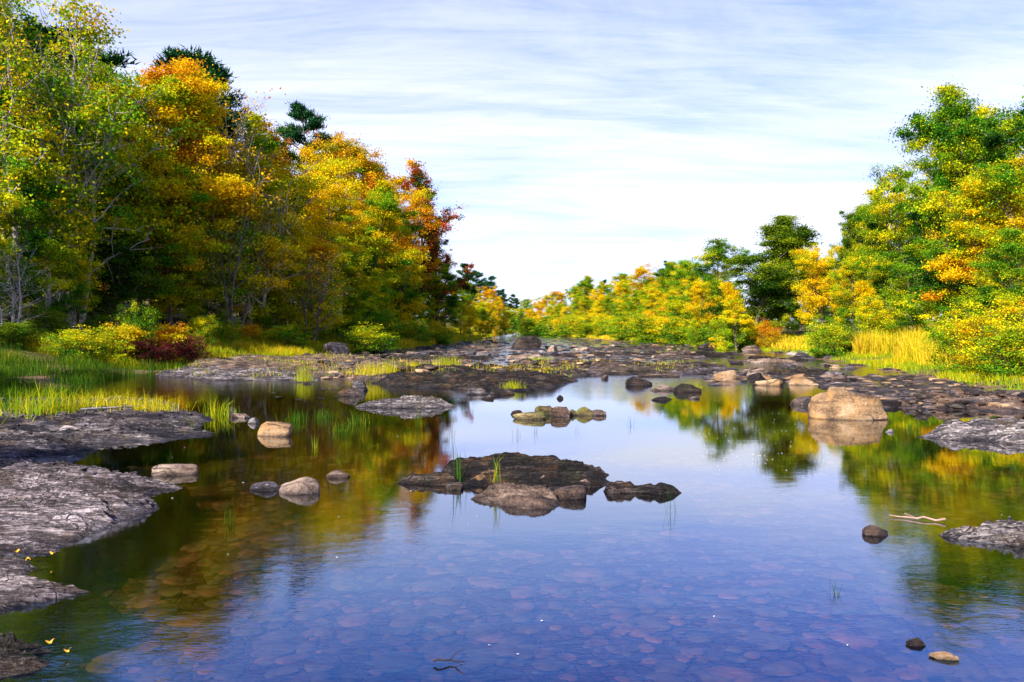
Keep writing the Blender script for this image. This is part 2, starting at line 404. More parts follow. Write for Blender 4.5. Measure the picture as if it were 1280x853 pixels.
def make_pine(seed, H=16., n=30000):
    rng = np.random.default_rng(seed); V = []; Fs = []; P_ = []; B = []
    pts = np.array(limb(rng, (0, 0, -.3), (0, 0, 1), H+.1, 12, .025, .05)); rad = [H*.012*(1-i/12.5)+.015 for i in range(13)]
    tube(V, Fs, pts, rad, 8)
    z = H*.18
    while z < H*.99:
        t = z/H; k = min(t*12, 11.99); i = int(k); p = pts[i]+(pts[i+1]-pts[i])*(k-i)
        for b in range(rng.integers(3, 6)):
            L = H*.24*min(1, (1.03-t)*2.1)**.8*rng.uniform(.5, 1.25); az = rng.uniform(0, 6.28); el = math.radians(4+38*t*t+rng.normal()*7)
            d = np.array((math.cos(az)*math.cos(el), math.sin(az)*math.cos(el), math.sin(el)))
            bp = np.array(limb(rng, p, d, L, 5, .05, .04)); tube(V, Fs, bp, [.05*(1-j/5.5)*H/16+.008 for j in range(6)], 4)
            m = int(26*L/3)+4
            for c in range(m):
                q = rng.uniform(.3, 1.0); j = min(int(q*5), 4); c0 = bp[j]+(bp[j+1]-bp[j])*(q*5-j)
                side = np.cross(d, (0, 0, 1))*rng.normal()*L*.18*(1.15-q*.6); P_.append(c0+side+np.array([0, 0, .1])); B.append(d)
        z += H*rng.uniform(.035, .06)
    P_ = np.array(P_); B = np.array(B); idx = rng.integers(0, len(P_), n)
    pos = P_[idx]+rng.normal(size=(n, 3))*np.array([.20, .20, .10])*H/16
    # needle sprays: thin blades pointing out and up
    dr = B[idx]*.5+rng.normal(size=(n, 3))*.55+np.array([0, 0, .55]); dr /= np.linalg.norm(dr, axis=1)[:, None]
    sd = np.cross(dr, rng.normal(size=(n, 3))); sd /= np.linalg.norm(sd, axis=1)[:, None]
    L = .34*H/16; W = .075*H/16
    Vv = np.stack([pos-sd*W*.5, pos+sd*W*.5, pos+dr*L], 1).reshape(-1, 3); kk = np.arange(n)*3
    v = np.clip(.5+fbm(pos[:, 0], pos[:, 1], pos[:, 2], s=seed, o=2)*.8+rng.normal(size=n)*.15, 0, 1)
    cm = mesh_np('crown', Vv, [np.stack([kk, kk+1, kk+2], 1)], {'v': v, 'w': rng.uniform(0, 1, n)})
    return mesh_np('trunk', np.array(V), [np.array(Fs)], smooth=True), cm, H

PROTO = {
 'big1': make_decid(1, 15, 4.6, .14, 85000, .125, .29), 'big2': make_decid(2, 15, 4.2, .10, 85000, .125, .29),
 'big3': make_decid(3, 15, 5.0, .20, 85000, .125, .30, shape='vase'), 'big4': make_decid(4, 14, 4.4, .08, 80000, .125, .29, stems=3),
 'mid1': make_decid(5, 10, 3.4, .08, 55000, .105, .23), 'mid2': make_decid(6, 10, 3.2, .12, 52000, .105, .23, stems=2),
 'mid3': make_decid(7, 10, 3.8, .16, 52000, .105, .24), 'cone': make_decid(8, 8, 2.4, .06, 40000, .095, .20, shape='cone'),
 'maple': make_decid(9, 12, 5.6, .22, 90000, .12, .32, shape='vase'), 'sparse': make_decid(10, 16, 3.6, .30, 14000, .15, .34, stems=2, topsparse=.5),
 'airy': make_decid(12, 15, 4.2, .10, 38000, .14, .28), 'snag': make_decid(14, 12, 3.8, .15, 2500, .14, .3, stems=3, topsparse=.6),
 'shrub1': make_decid(21, 3.2, 1.7, .02, 14000, .10, .20, stems=5), 'shrub2': make_decid(22, 2.6, 1.6, .02, 12000, .09, .19, stems=6),
 'shrub3': make_decid(23, 4.2, 1.8, .03, 16000, .10, .22, stems=4),
 'pine1': make_pine(31), 'pine2': make_pine(32),
}
def tree(name, px, d, top, proto, pal, label, group, wide=1.0, cat='tree', bark_=None, x=None, zoff=0):
    tm, cm, H0 = PROTO[proto]
    x = (px-640)/F*d if x is None else x
    z = hz(x, d) + zoff
    H = CAMH + (HZ-top)/F*d - z; s = H/H0
    e = bpy.data.objects.new(name, None); C.objects.link(e); e.location = (x, d, z-.05); e.rotation_euler = (0, 0, random.uniform(0, 6.28)); e.scale = (s*wide, s*wide, s)
    e.empty_display_size = .3
    tag(e, label, cat, group)
    link('stem' if cat == 'bush' else 'trunk', tm, bark_ or BARK, e); link('foliage' if cat == 'bush' else 'crown', cm, LEAF[pal], e)
    return e

GL = 'autumn trees on the left bank'
T = [
 # px, d, top, proto, palette, label, wide
 (-30, 46, -70, 'big1', 'green', 'tall green tree at the back of the left wood, cut by the frame edge', 1.1),
 (60, 52, -30, 'big2', 'yelgreen', 'tall yellow-green tree rising out of frame behind the bare pale stems', 1.0),
 (8, 38, -45, 'big4', 'green', 'tall green and yellow tree at the far left edge of the wood', 1.0),
 (128, 44, 78, 'big3', 'yelgreen', 'yellow-green tree with an uneven top below the dark pine crown at left', 1.0),
 (172, 46, 88, 'big1', 'goldorange', 'golden orange tree between the pale stems and the bright gold dome', 1.05),
 (248, 50, 100, 'big2', 'goldorange', 'bright gold domed tree on the skyline left of the bare twiggy top', 1.15),
 (322, 58, 140, 'airy', 'orange', 'rusty orange tree on the skyline under the bare twigs', 1.0),
 (300, 50, 200, 'mid1', 'yellow', 'gold tree below the rusty skyline tree in the left wood', 1.25),
 (362, 56, 188, 'big4', 'yellow', 'bright yellow tree in the middle of the left wood', 1.15),
 (428, 78, 172, 'big3', 'orange', 'orange-brown tree just right of the lone tall pine', 1.0),
 (470, 84, 196, 'airy', 'orange', 'thin russet tree on the skyline between the tall pine and the red maple', 1.1),
 (415, 64, 215, 'big1', 'yelgreen', 'yellow-green tree right of the bright yellow one', 1.0),
 (462, 70, 232, 'big2', 'yelgreen', 'leafy yellow-green tree left of the red maple', 1.1),
 (500, 76, 240, 'big4', 'goldorange', 'yellow tree with orange patches right against the red maple', 1.0),
 (528, 88, 196, 'airy', 'red', 'red maple with a loose see-through crown at the river end of the left wood', .95),
 (548, 92, 268, 'airy', 'red', 'lower dark red and green maple leaning over the river bend at left', .8),
 (545, 88, 330, 'mid1', 'green', 'dark green tree under the red maple', 1.2),
 (505, 76, 325, 'mid2', 'green', 'green tree low in the wood left of the red maple foot', 1.3),
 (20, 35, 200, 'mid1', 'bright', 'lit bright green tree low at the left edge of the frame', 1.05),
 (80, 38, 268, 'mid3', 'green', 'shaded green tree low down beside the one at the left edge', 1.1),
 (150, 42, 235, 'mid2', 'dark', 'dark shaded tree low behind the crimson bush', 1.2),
 (215, 46, 225, 'mid1', 'yelgreen', 'olive gold tree hanging low behind the grassy left bank', 1.2),
 (265, 47, 300, 'mid3', 'green', 'low shaded green tree left of the leaning snag', 1.1),
 (395, 54, 300, 'mid2', 'goldorange', 'low spreading orange-gold tree overhanging the left bank', 1.4),
 (340, 52, 300, 'mid3', 'yelgreen', 'low olive tree behind the leaning snag', 1.2),
 (440, 62, 290, 'mid1', 'yelgreen', 'lime green tree with layered boughs above the conical green one', 1.3),
 (455, 58, 345, 'cone', 'green', 'small conical green tree at the foot of the left wood', 1.2),
]
for a in T: tree('broadleaf_tree', a[0], a[1], a[2], a[3], a[4], a[5], GL, a[6])
tree('birch_tree', 28, 36, -30, 'sparse', 'yelgreen', 'half bare tree with two pale forked stems at the left edge', GL, 1.0, bark_=PALE)
tree('birch_tree', 62, 37.5, -10, 'sparse', 'yelgreen', 'half bare tree with pale stems and thin yellow leaves reaching the top of the frame', GL, 1.0, bark_=PALE)
tree('birch_tree', 95, 40, 2, 'snag', 'yelgreen', 'nearly leafless pale tree whose twigs reach the top edge of the frame', GL, .9, bark_=PALE)
tree('bare_tree', 318, 50, 118, 'snag', 'orange', 'nearly leafless twiggy tree standing above the rusty skyline tree', GL, .9, bark_=PALE)
tree('bare_tree', 292, 46, 240, 'snag', 'yelgreen', 'low leafless snag leaning at the foot of the left wood', GL, 1.1, bark_=BARK)
tree('bare_tree', 15, 32, 300, 'snag', 'dark', 'low leafless tangle of pale dead branches at the left edge', GL, 1.6, bark_=PALE)
tree('bare_tree', 390, 51, 315, 'snag', 'goldorange', 'low snag with dead boughs under the overhanging orange-gold tree', GL, 1.3, bark_=BARK)
GP = 'pines rising above the left wood'
for px, d, top, pr, w, lb in [
 (108, 52, 28, 'pine1', 1.7, 'broad dark pine crown at the top left of the wood'),
 (200, 56, 50, 'pine2', 1.5, 'dark pine with stepped boughs right of the broad pine crown'),
 (238, 60, 82, 'pine1', 1.2, 'small dark pine tip just left of the bright gold dome'),
 (393, 82, 128, 'pine2', 1.15, 'lone tall dark pine standing clear of the wood near its middle'),
 (470, 92, 205, 'pine1', .9, 'dark pine top half hidden by russet leaves left of the red maple'),
 (352, 80, 168, 'pine2', 1.3, 'dark pine half hidden behind the rusty skyline tree')]:
    tree('pine_tree', px, d, top, pr, 'needle', lb, GP, w)
# far left bank behind the red maple
for i, (px, d, top, pr, pal, lb) in enumerate([
 (578, 150, 330, 'pine1', 'needle', 'first dark pine beside the red maple over the river bend'),
 (596, 155, 338, 'pine2', 'needle', 'second dark pine from the red maple over the river bend'),
 (611, 160, 345, 'pine1', 'needle', 'third dark pine from the red maple over the river bend'),
 (630, 190, 362, 'pine2', 'needle', 'small distant pine, second from the right end of the left skyline'),
 (645, 200, 368, 'pine1', 'needle', 'smallest distant pine at the right end of the left skyline'),
 (575, 108, 352, 'mid1', 'yelgreen', 'sunlit yellow-green tree right beside the foot of the red maple'),
 (600, 118, 358, 'mid2', 'goldorange', 'orange-tinted tree below the three pines over the river bend'),
 (588, 100, 378, 'mid3', 'yellow', 'low bright yellow tree below the first far pine'),
 (618, 128, 372, 'mid1', 'orange', 'small russet tree on the far left bank'),
 (628, 122, 388, 'mid3', 'yelgreen', 'low lime tree on the far left bank near the river bend'),
 (642, 150, 386, 'mid2', 'green', 'small green tree at the river bend'),
 (608, 112, 385, 'mid1', 'yelgreen', 'low olive tree on the far left bank below the orange-tinted one')]):
    tree('pine_tree' if pal == 'needle' else 'broadleaf_tree', px, d, top, pr, pal, lb, 'far trees on the left bank', 1.15)
# right bank
GRR = 'autumn trees on the right bank'
T = [
 (936, 64, 276, 'big2', 'olive', 'big dark green round maple standing beside the clearing', 1.75),
 (900, 70, 300, 'big3', 'green', 'green tree leaning on the left side of the dark round maple', 1.0),
 (868, 74, 325, 'mid1', 'yelgreen', 'yellow-green tree left of the dark round maple', 1.2),
 (845, 84, 345, 'mid2', 'goldorange', 'orange and yellow tree left of the yellow-green one by the round maple', 1.2),
 (882, 66, 348, 'mid3', 'yellow', 'bright yellow tree in front of the green one beside the round maple', 1.15),
 (922, 58, 352, 'cone', 'yellow', 'yellow cone-shaped young tree in front of the dark round maple', 1.1),
 (1028, 56, 304, 'mid3', 'yellow', 'yellow tree over the clearing right of the dark round maple', 1.05),
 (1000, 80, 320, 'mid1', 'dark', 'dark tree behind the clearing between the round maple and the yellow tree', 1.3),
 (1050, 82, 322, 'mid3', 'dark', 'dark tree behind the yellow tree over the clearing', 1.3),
 (985, 74, 318, 'big2', 'green', 'green tree behind the clearing just right of the dark round maple', .9),
 (1108, 60, 262, 'big4', 'green', 'green tree filling the dip left of the tall right wood', 1.0),
 (1058, 66, 296, 'big3', 'bright', 'bright green tree behind the right side of the yellow clearing tree', .9),
 (960, 78, 296, 'big2', 'yelgreen', 'yellow-green tree behind the right side of the dark round maple', .9),
 (1175, 50, 175, 'big3', 'bright', 'bright green tree deep in the right wood below its tallest tops', 1.0),
 (1085, 58, 253, 'big1', 'olive', 'dark green tree between the yellow tree and the tall right wood', .8),
 (1128, 50, 232, 'big2', 'bright', 'light green tree at the left end of the tall right wood', .9),
 (1160, 46, 205, 'big4', 'bright', 'bright green tree on the rising edge of the tall right wood', 1.0),
 (1205, 42, 128, 'big1', 'green', 'tall green tree with russet tips on the right skyline', .8),
 (1248, 41, 104, 'big2', 'bright', 'tallest green tree of the right wood', .95),
 (1290, 42, 120, 'big3', 'green', 'tall green tree cut by the right edge of the frame', 1.0),
 (1345, 40, 60, 'big1', 'green', 'tall green tree standing just outside the right edge of the frame', 1.0),
 (1250, 33, 215, 'mid1', 'goldorange', 'yellow and orange tree in front of the tallest green one at right', 1.25),
 (1300, 31, 190, 'mid3', 'yelgreen', 'yellow-green tree cut by the right edge in front of the tall wood', 1.2),
 (1190, 36, 262, 'mid2', 'bright', 'bright green rounded tree in front of the tall right wood', 1.2),
 (1140, 41, 300, 'mid1', 'bright', 'lime green tree above the tall straw grass', 1.2),
 (1092, 46, 350, 'cone', 'yellow', 'small golden tree above the left end of the tall straw grass', 1.2),
 (1068, 50, 322, 'mid3', 'yelgreen', 'yellow-green tree right of the one over the clearing', 1.0),
 (1228, 28, 318, 'mid2', 'yelgreen', 'green and gold tree low in front at the right edge of the wood', 1.2),
 (1275, 26.5, 285, 'mid1', 'bright', 'low leafy green tree at the right edge of the frame', 1.1),
]
for a in T: tree('broadleaf_tree', a[0], a[1], a[2], a[3], a[4], a[5], GRR, a[6])
# far right treeline, from the river bend towards the round maple
prof_x = [655, 700, 740, 760, 780, 800, 825, 850, 880, 900]; prof_t = [384, 371, 352, 360, 350, 346, 338, 342, 330, 320]
pals = ['yelgreen', 'bright', 'yelgreen', 'yellow', 'goldorange', 'green', 'yelgreen', 'goldorange', 'bright', 'yellow']
desc = {'yelgreen': 'yellow-green', 'green': 'green', 'goldorange': 'gold and orange', 'orange': 'russet', 'bright': 'bright green', 'yellow': 'yellow', 'dark': 'dark green'}
prot = ['mid1', 'mid3', 'big1', 'mid2', 'big3', 'mid1', 'big2', 'big4']
words = ['first', 'second', 'third', 'fourth', 'fifth', 'sixth', 'seventh', 'eighth', 'ninth', 'tenth', 'eleventh', 'twelfth', 'thirteenth', 'fourteenth', 'fifteenth', 'sixteenth', 'seventeenth', 'eighteenth']
for i in range(16):
    px = 658+i*14.5+random.uniform(-3, 3); d = np.interp(px, [655, 720, 800, 900], [215, 165, 118, 84]); top = np.interp(px, prof_x, prof_t)+random.uniform(-12, 12)
    pal = pals[(i*7) % 10]
    tree('broadleaf_tree', px, d, top, prot[i % 8], pal, f'{desc[pal]} tree on the far right skyline, {words[i]} from the river bend', 'skyline trees of the far right bank', 1.3)
for i in range(15):
    px = 655+i*15.5+random.uniform(-4, 4); d = np.interp(px, [655, 720, 800, 900], [190, 145, 102, 72]); top = np.interp(px, prof_x, prof_t)*.62+.38*400+random.uniform(-6, 6)
    pal = pals[(i*3+1) % 10]
    tree('broadleaf_tree', px, d, top, ['mid2', 'mid3', 'cone', 'mid1'][i % 4], pal, f'low {desc[pal]} tree fronting the far right bank, {words[i]} from the river bend', 'front row trees of the far right bank', 1.35)
for px, d, top, lb in [(754, 160, 350, 'first small pine from the river bend above the far right treeline'), (779, 150, 343, 'second small pine from the river bend above the far right treeline'), (833, 125, 326, 'pine nearest the round maple above the far right treeline')]:
    tree('pine_tree', px, d, top, 'pine2', 'needle', lb, 'pines of the far right bank', .9)
for i in range(26):
    px = 660+i*10.2+random.uniform(-4, 4); d = np.interp(px, [655, 720, 800, 925], [180, 128, 92, 62])*random.uniform(.96, 1.06)
    pal = ['yelgreen', 'bright', 'yelgreen', 'green', 'yellow', 'bright'][(i*5+i//4) % 6]
    pr = ['shrub1', 'shrub3', 'shrub2'][i % 3]
    tree('bush', px, d, 410-random.uniform(6, 17)*(1+(px-655)/400), pr, pal, {'yelgreen': 'yellow-green', 'bright': 'bright green', 'yellow': 'yellow', 'green': 'green', 'goldorange': 'golden'}[pal]+' bush in the waterside fringe of the far right bank', 'waterside bushes of the far right bank: '+pal.replace('goldorange', 'golden').replace('yelgreen', 'yellow-green'), 2.2, cat='bush')
# trees beyond the left edge that shade the near left bank
for i, (x, y, H, pr) in enumerate([(-15.5, -1.5, 13, 'airy'), (-22, 7.5, 14, 'airy'), (-13.5, -9, 13, 'big4'), (-30, 21, 17, 'big3'), (-36, 30, 18, 'big1'), (-24, 14, 12, 'big4')]):
    tree('broadleaf_tree', 0, y, HZ-(H-CAMH)/y*F if y != 0 else 0, pr, 'green', f'green tree left of the camera and outside the frame, {words[i]} of that row', 'trees outside the left edge', 1.0, x=x)

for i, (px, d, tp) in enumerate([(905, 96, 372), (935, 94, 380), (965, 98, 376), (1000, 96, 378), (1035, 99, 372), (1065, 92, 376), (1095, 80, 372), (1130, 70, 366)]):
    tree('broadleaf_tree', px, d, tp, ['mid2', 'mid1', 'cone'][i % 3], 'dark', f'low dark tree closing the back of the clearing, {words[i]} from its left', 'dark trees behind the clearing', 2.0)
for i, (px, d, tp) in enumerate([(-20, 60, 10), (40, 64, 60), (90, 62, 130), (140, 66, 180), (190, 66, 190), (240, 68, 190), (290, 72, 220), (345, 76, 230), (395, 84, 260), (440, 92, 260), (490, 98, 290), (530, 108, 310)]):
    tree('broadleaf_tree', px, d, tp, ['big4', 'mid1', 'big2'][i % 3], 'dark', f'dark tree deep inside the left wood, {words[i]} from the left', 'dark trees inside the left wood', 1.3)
# bushes
GB = 'bushes along the banks'
for px, d, top, pr, pal, lb, w in [
 (192, 31, 421, 'shrub3', 'crimson', 'low crimson bush at the edge of the left sedge', 1.9),
 (235, 33, 414, 'shrub2', 'crimson', 'small crimson bush right of the larger crimson one', 1.2),
 (215, 33, 402, 'shrub1', 'goldorange', 'rusty yellow bush just above the crimson bushes', 1.2),
 (150, 31, 402, 'shrub1', 'yelgreen', 'ragged yellow-green bush left of the crimson bushes', 1.4),
 (285, 44, 398, 'shrub3', 'yelgreen', 'thin yellow-green bush at the back of the left bank grass', 1.4),
 (318, 46, 402, 'shrub2', 'goldorange', 'golden weedy bush in the back of the left bank grass', 1.8),
 (355, 46, 405, 'shrub1', 'green', 'low green bush left of the big grey boulder', 1.8),
 (20, 30, 400, 'shrub1', 'dark', 'dark low bush in the shade at the left frame edge', 1.8),
 (95, 30, 405, 'shrub2', 'green', 'low green bush in the shaded sedge at left', 1.6),
 (462, 50, 402, 'shrub2', 'green', 'low green bush overhanging the left shore stones', 1.9),
 (172, 32, 375, 'shrub3', 'bright', 'tall light green sapling bush behind the crimson bush', .8),
 (255, 40, 392, 'shrub1', 'bright', 'light green bush in the grass of the left bank', 1.0),
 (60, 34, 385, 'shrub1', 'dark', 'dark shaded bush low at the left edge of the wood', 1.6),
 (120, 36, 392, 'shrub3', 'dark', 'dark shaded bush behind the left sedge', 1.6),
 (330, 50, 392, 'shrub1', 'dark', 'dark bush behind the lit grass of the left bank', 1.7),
 (385, 52, 392, 'shrub2', 'green', 'dark green bush above the grey boulder on the left bank', 1.7),
 (430, 56, 398, 'shrub1', 'dark', 'dark bush at the foot of the conical green tree', 1.6),
 (478, 60, 385, 'shrub3', 'green', 'green bush right of the conical green tree', 1.5),
 (515, 66, 398, 'shrub1', 'green', 'green bush at the waterside below the red maple', 1.6),
 (550, 74, 398, 'shrub2', 'yelgreen', 'olive bush at the river end of the left wood', 1.5),
 (1030, 42, 402, 'shrub1', 'green', 'round dark green bush on the right bank below the clearing', 1.3),
 (1052, 44, 398, 'shrub2', 'dark', 'dark bush right of the round one below the clearing', 1.3),
 (962, 58, 396, 'shrub2', 'orange', 'small orange bush at the foot of the dark round maple', .8),
 (905, 60, 398, 'shrub1', 'bright', 'bright green bush at the waterside left of the clearing', 1.5),
 (935, 60, 402, 'shrub2', 'green', 'green bush under the yellow cone-shaped tree', 1.4),
 (875, 66, 400, 'shrub3', 'yelgreen', 'yellow-green bush on the right bank left of the bright green one', 1.3),
 (1110, 43, 385, 'shrub3', 'yellow', 'golden bush behind the tall straw grass', 1.3),
 (1190, 31, 396, 'shrub3', 'yelgreen', 'yellow-green bush at the right end of the straw grass', 1.3),
 (1205, 26, 395, 'shrub1', 'bright', 'leafy green bush beside the right shore rubble', 1.3),
 (1240, 24, 372, 'shrub3', 'goldorange', 'golden orange leafed bush beside the right shore rubble', 1.3),
 (1272, 22.5, 398, 'shrub1', 'bright', 'green bush cut by the right edge beside the rubble', 1.4),
 (1215, 24.5, 428, 'shrub2', 'yelgreen', 'low yellow-green bush at the foot of the right wood', 1.1),
 (1300, 22, 410, 'shrub3', 'yelgreen', 'bush just outside the right edge of the frame', 1.4)]:
    tree('bush', px, d, top, pr, pal, lb, GB, w, cat='bush')

# ------------------------------------------------------------------ rocks
import bmesh
def ico(sub):
    bm = bmesh.new(); bmesh.ops.create_icosphere(bm, subdivisions=sub, radius=1)
    V = np.array([v.co[:] for v in bm.verts]); Fs = np.array([[v.index for v in f.verts] for f in bm.faces]); bm.free(); return V, Fs
ICO = {k: ico(k) for k in (2, 3, 4, 5)}
def rock_shape(seed, sub, facets=9, rough=.10, cut=(.55, .9), flat=.5, roundness=0.0, box=1.0):
    rng = np.random.default_rng(seed); V, Fs = ICO[sub]; V = np.sign(V)*np.abs(V)**box; V = V/np.abs(V).max()
    for k in range(facets):
        d = rng.normal(size=3); d[2] = d[2]*.8+.2; d /= np.linalg.norm(d); c = rng.uniform(*cut)
        s = V@d; over = np.clip(s-c, 0, None)*(1-roundness); V -= over[:, None]*d
    n = fbm(V[:, 0]*1.6+seed, V[:, 1]*1.6, V[:, 2]*1.6, s=seed, o=5)
    V *= (1+rough*n[:, None]*1.6)
    V[:, 2] *= flat
    return V, Fs
def rock_mesh(seed, sub=4, **k):
    V, Fs = rock_shape(seed, sub, **k)
    me = mesh_np('rock', V, [Fs], smooth=True)
    try: me.set_sharp_from_angle(angle=math.radians(38))
    except Exception: pass
    return me
RM = [rock_mesh(100+i, 4, facets=13, cut=(.5, .85), flat=random.choice([.35, .45, .55, .6]), rough=.12, box=random.choice([.5, .62, .75, .9])) for i in range(14)]
RMR = [rock_mesh(200+i, 4, facets=8, cut=(.62, .9), flat=.55, rough=.09, roundness=.25, box=.8) for i in range(5)]

def rock(px, front, wpx, hpx, mat, label, group=None, depth=.6, seed=0, rounded=False, rz=None, name='river_rock', mesh=None, base=-.0):
    """place by its waterline: centre px, front waterline row, width and height in photo pixels"""
    x, y0 = at(px, front, base); W = wpx/F*y0; D = W*depth; y = y0 + D*.5
    x = (px-640)/F*y; Hh = hpx/F*y + (CAMH-base)*(1 - y0/y)*0 + D*.5*CAMH/y*.0
    Hh = max(hpx/F*y - (CAMH/y0-CAMH/y)*y*.5, W*.10)
    me = mesh or (RMR if rounded else RM)[seed % (5 if rounded else 14)]
    zs = np.array([v.co.z for v in me.vertices]).max(); 
    rz = random.uniform(-.25, .25) if rz is None else rz
    xm = max(abs(v.co.x) for v in me.vertices); ym = max(abs(v.co.y) for v in me.vertices)
    o = link(name, me, mat, loc=(x, y, base-.10*Hh), rz=rz, scale=(W/2/xm*1.04, D/2/ym, Hh*1.10/zs))
    tag(o, label, 'rock', group); return o

# ---- ledges: stratified rock sheets from a waterline outline
def inside_dist(P, poly):
    poly = np.asarray(poly, float); n = len(poly); d = np.full(len(P), 1e9); ins = np.zeros(len(P), bool)
    for i in range(n):
        a = poly[i]; b = poly[(i+1) % n]; ab = b-a; t = np.clip(((P-a)@ab)/(ab@ab), 0, 1)
        q = a+t[:, None]*ab; d = np.minimum(d, np.linalg.norm(P-q, axis=1))
        c = ((a[1] > P[:, 1]) != (b[1] > P[:, 1])) & (P[:, 0] < (b[0]-a[0])*(P[:, 1]-a[1])/(b[1]-a[1]+1e-12)+a[0]); ins ^= c
    return np.where(ins, d, -d)
LEDGES = []
def ledge(poly, H, mat, label, gl=6.0, strike=0.25, edge=.6, strata=.10, amp=.05, res=None, seed=0, power=.6, group=None, world=False, edge_noise=.12, bump=.25, name='rock_ledge', dip=0.0, cat='rock ledge', taper=0.0):
    pw = np.array(poly if world else [at(*p) for p in poly], float)
    lo = pw.min(0)-.25; hi = pw.max(0)+.25; size = (hi-lo).max()
    res = res or max(size/230, .012)
    xs = np.arange(lo[0], hi[0], res); ys = np.arange(lo[1], hi[1], res)
    X, Yg = np.meshgrid(xs, ys); P = np.stack([X.ravel(), Yg.ravel()], 1)
    d = inside_dist(P, pw)
    x, y = P[:, 0], P[:, 1]; sc = size
    mino = (pw.max(0)-pw.min(0)).min()
    d = d + fbm(x*3/sc**.5, y*5/sc**.5, s=seed, o=4)*edge_noise*sc**.5*.8*min(1, mino/1.6)
    env = np.clip(d/edge, 0, 1); prof = 1-(1-env)**(1/power)
    u = -math.sin(strike)*x + math.cos(strike)*y; al = math.cos(strike)*x+math.sin(strike)*y
    uw = u + fbm(al*.8/sc**.3, u*2, s=seed+2, o=3)*strata*1.6
    ph = uw/strata; fr = ph-np.floor(ph); lay = _h(np.floor(ph).astype(np.int64), np.zeros(len(x), np.int64), np.zeros(len(x), np.int64), seed+5)
    saw = (np.where(fr < .14, fr/.14, (1-fr)/.86)-.5)*(.35+1.3*lay)
    ph2 = uw/(strata*.37)+fbm(al*2, u*5, s=seed+6, o=2)*.8; fr2 = ph2-np.floor(ph2); saw2 = np.where(fr2 < .2, fr2/.2, (1-fr2)/.8)-.5
    big = fbm(x*1.1/sc**.5*1.6, y*1.8/sc**.5*1.6, s=seed+8, o=4); fine = fbm(x*7, y*9, s=seed+9, o=4)
    breaks = fbm(al*1.6, u*3.2, s=seed+31, o=3)
    blk = np.floor(breaks*4)/4
    seg = _h(np.floor(ph).astype(np.int64), np.floor(al/(strata*5)+lay*7+fbm(al*3, u*3, s=seed+40, o=2)*.5).astype(np.int64), np.zeros(len(x), np.int64), seed+7)-.5
    grain = .5-np.abs(fbm(al*1.3/(strata*gl), uw/(strata*.9), s=seed+60, o=4))*2.2
    tx = (x-pw[:, 0].min())/max(pw[:, 0].max()-pw[:, 0].min(), .1)
    Hx = H*(1-taper*np.clip(tx if taper > 0 else (tx-1)*-1, 0, 1)*(1 if taper > 0 else -1))
    z = prof*(Hx*(1+big*bump*2)) + np.minimum(prof*2, 1)*((lay-.5)*amp*1.3+saw*amp*1.8+saw2*amp*.8+seg*amp*.7+fine*amp*.7+blk*amp*1.0+grain*amp*1.7) + dip*u*prof
    z = np.where(d <= 0, np.maximum(-.30, d*1.2), z-.012+.012*prof)
    nx, ny = len(xs), len(ys); keep = (d > -.22).reshape(ny, nx); LEDGES.append((xs[0], ys[0], res, z.reshape(ny, nx)))
    i = (np.arange(ny-1)[:, None]*nx+np.arange(nx-1)[None])
    kq = keep[:-1, :-1] & keep[1:, :-1] & keep[:-1, 1:] & keep[1:, 1:]; i = i[kq]
    Fc = np.stack([i, i+1, i+nx+1, i+nx], 1)
    used = np.unique(Fc); rm = -np.ones(nx*ny, int); rm[used] = np.arange(len(used))
    cx, cy = pw.mean(0)
    V = np.stack([x-cx, y-cy, z], 1)[used]
    me = mesh_np(name, V, [rm[Fc]], smooth=True)
    try: me.set_sharp_from_angle(angle=math.radians(55))
    except Exception: pass
    o = link(name, me, mat, loc=(cx, cy, 0)); tag(o, label, cat, group); return o
def top(x, y):
    x = np.asarray(x, float); y = np.asarray(y, float); h = height(x, y)
    for x0, y0, r, Zg in LEDGES:
        i = np.round((x-x0)/r).astype(int); j = np.round((y-y0)/r).astype(int); ok = (i >= 0) & (j >= 0) & (i < Zg.shape[1]) & (j < Zg.shape[0])
        h[ok] = np.maximum(h[ok], Zg[j[ok], i[ok]])
    return h
def ell(px, front, w, ratio=.5, n=14, jag=.12, skew=0, seed=0):
    """an elongated waterline outline around its centre, in world metres"""
    rng = np.random.default_rng(seed+900); x, y0 = at(px, front); W = w/F*y0; D = W*ratio; y = y0+D/2; x = (px-640)/F*y; W *= y/y0
    out = []
    for k in range(n):
        a = 2*math.pi*k/n; r = 1+rng.normal()*jag
        out.append((x+math.cos(a)*W/2*r+skew*math.sin(a)*D/2, y+math.sin(a)*D/2*r))
    return out

GE = 'bare rock ledges of the left shore'
ledge([(-120, 740), (0, 695), (60, 692), (150, 660), (216, 622), (185, 603), (90, 588), (0, 570), (-200, 560), (-330, 600)], .15, SHALEB, 'broad purple-grey layered ledge sloping into the near water at left', strike=-.20, edge=.7, strata=.10, amp=.032, gl=18, seed=1, group=GE, bump=.25, edge_noise=.16, res=.016)
ledge([(-150, 585), (0, 583), (110, 575), (120, 558), (190, 552), (276, 546), (268, 530), (262, 520), (205, 503), (60, 503), (-60, 500), (-220, 520)], .13, SHALE, 'pale sunlit layered ledge with gravel behind the purple-grey one', strike=-.12, edge=1.2, strata=.13, amp=.036, gl=16, seed=2, group=GE, bump=.25, edge_noise=.12)
ledge([(-140, 800), (0, 772), (50, 758), (118, 741), (80, 730), (45, 722), (30, 700), (0, 690), (-160, 690)], .06, SHALEB, 'low wet ledge with blue sheen at the left edge of the frame', strike=-.12, edge=.35, strata=.06, amp=.018, gl=16, seed=3, group=GE)
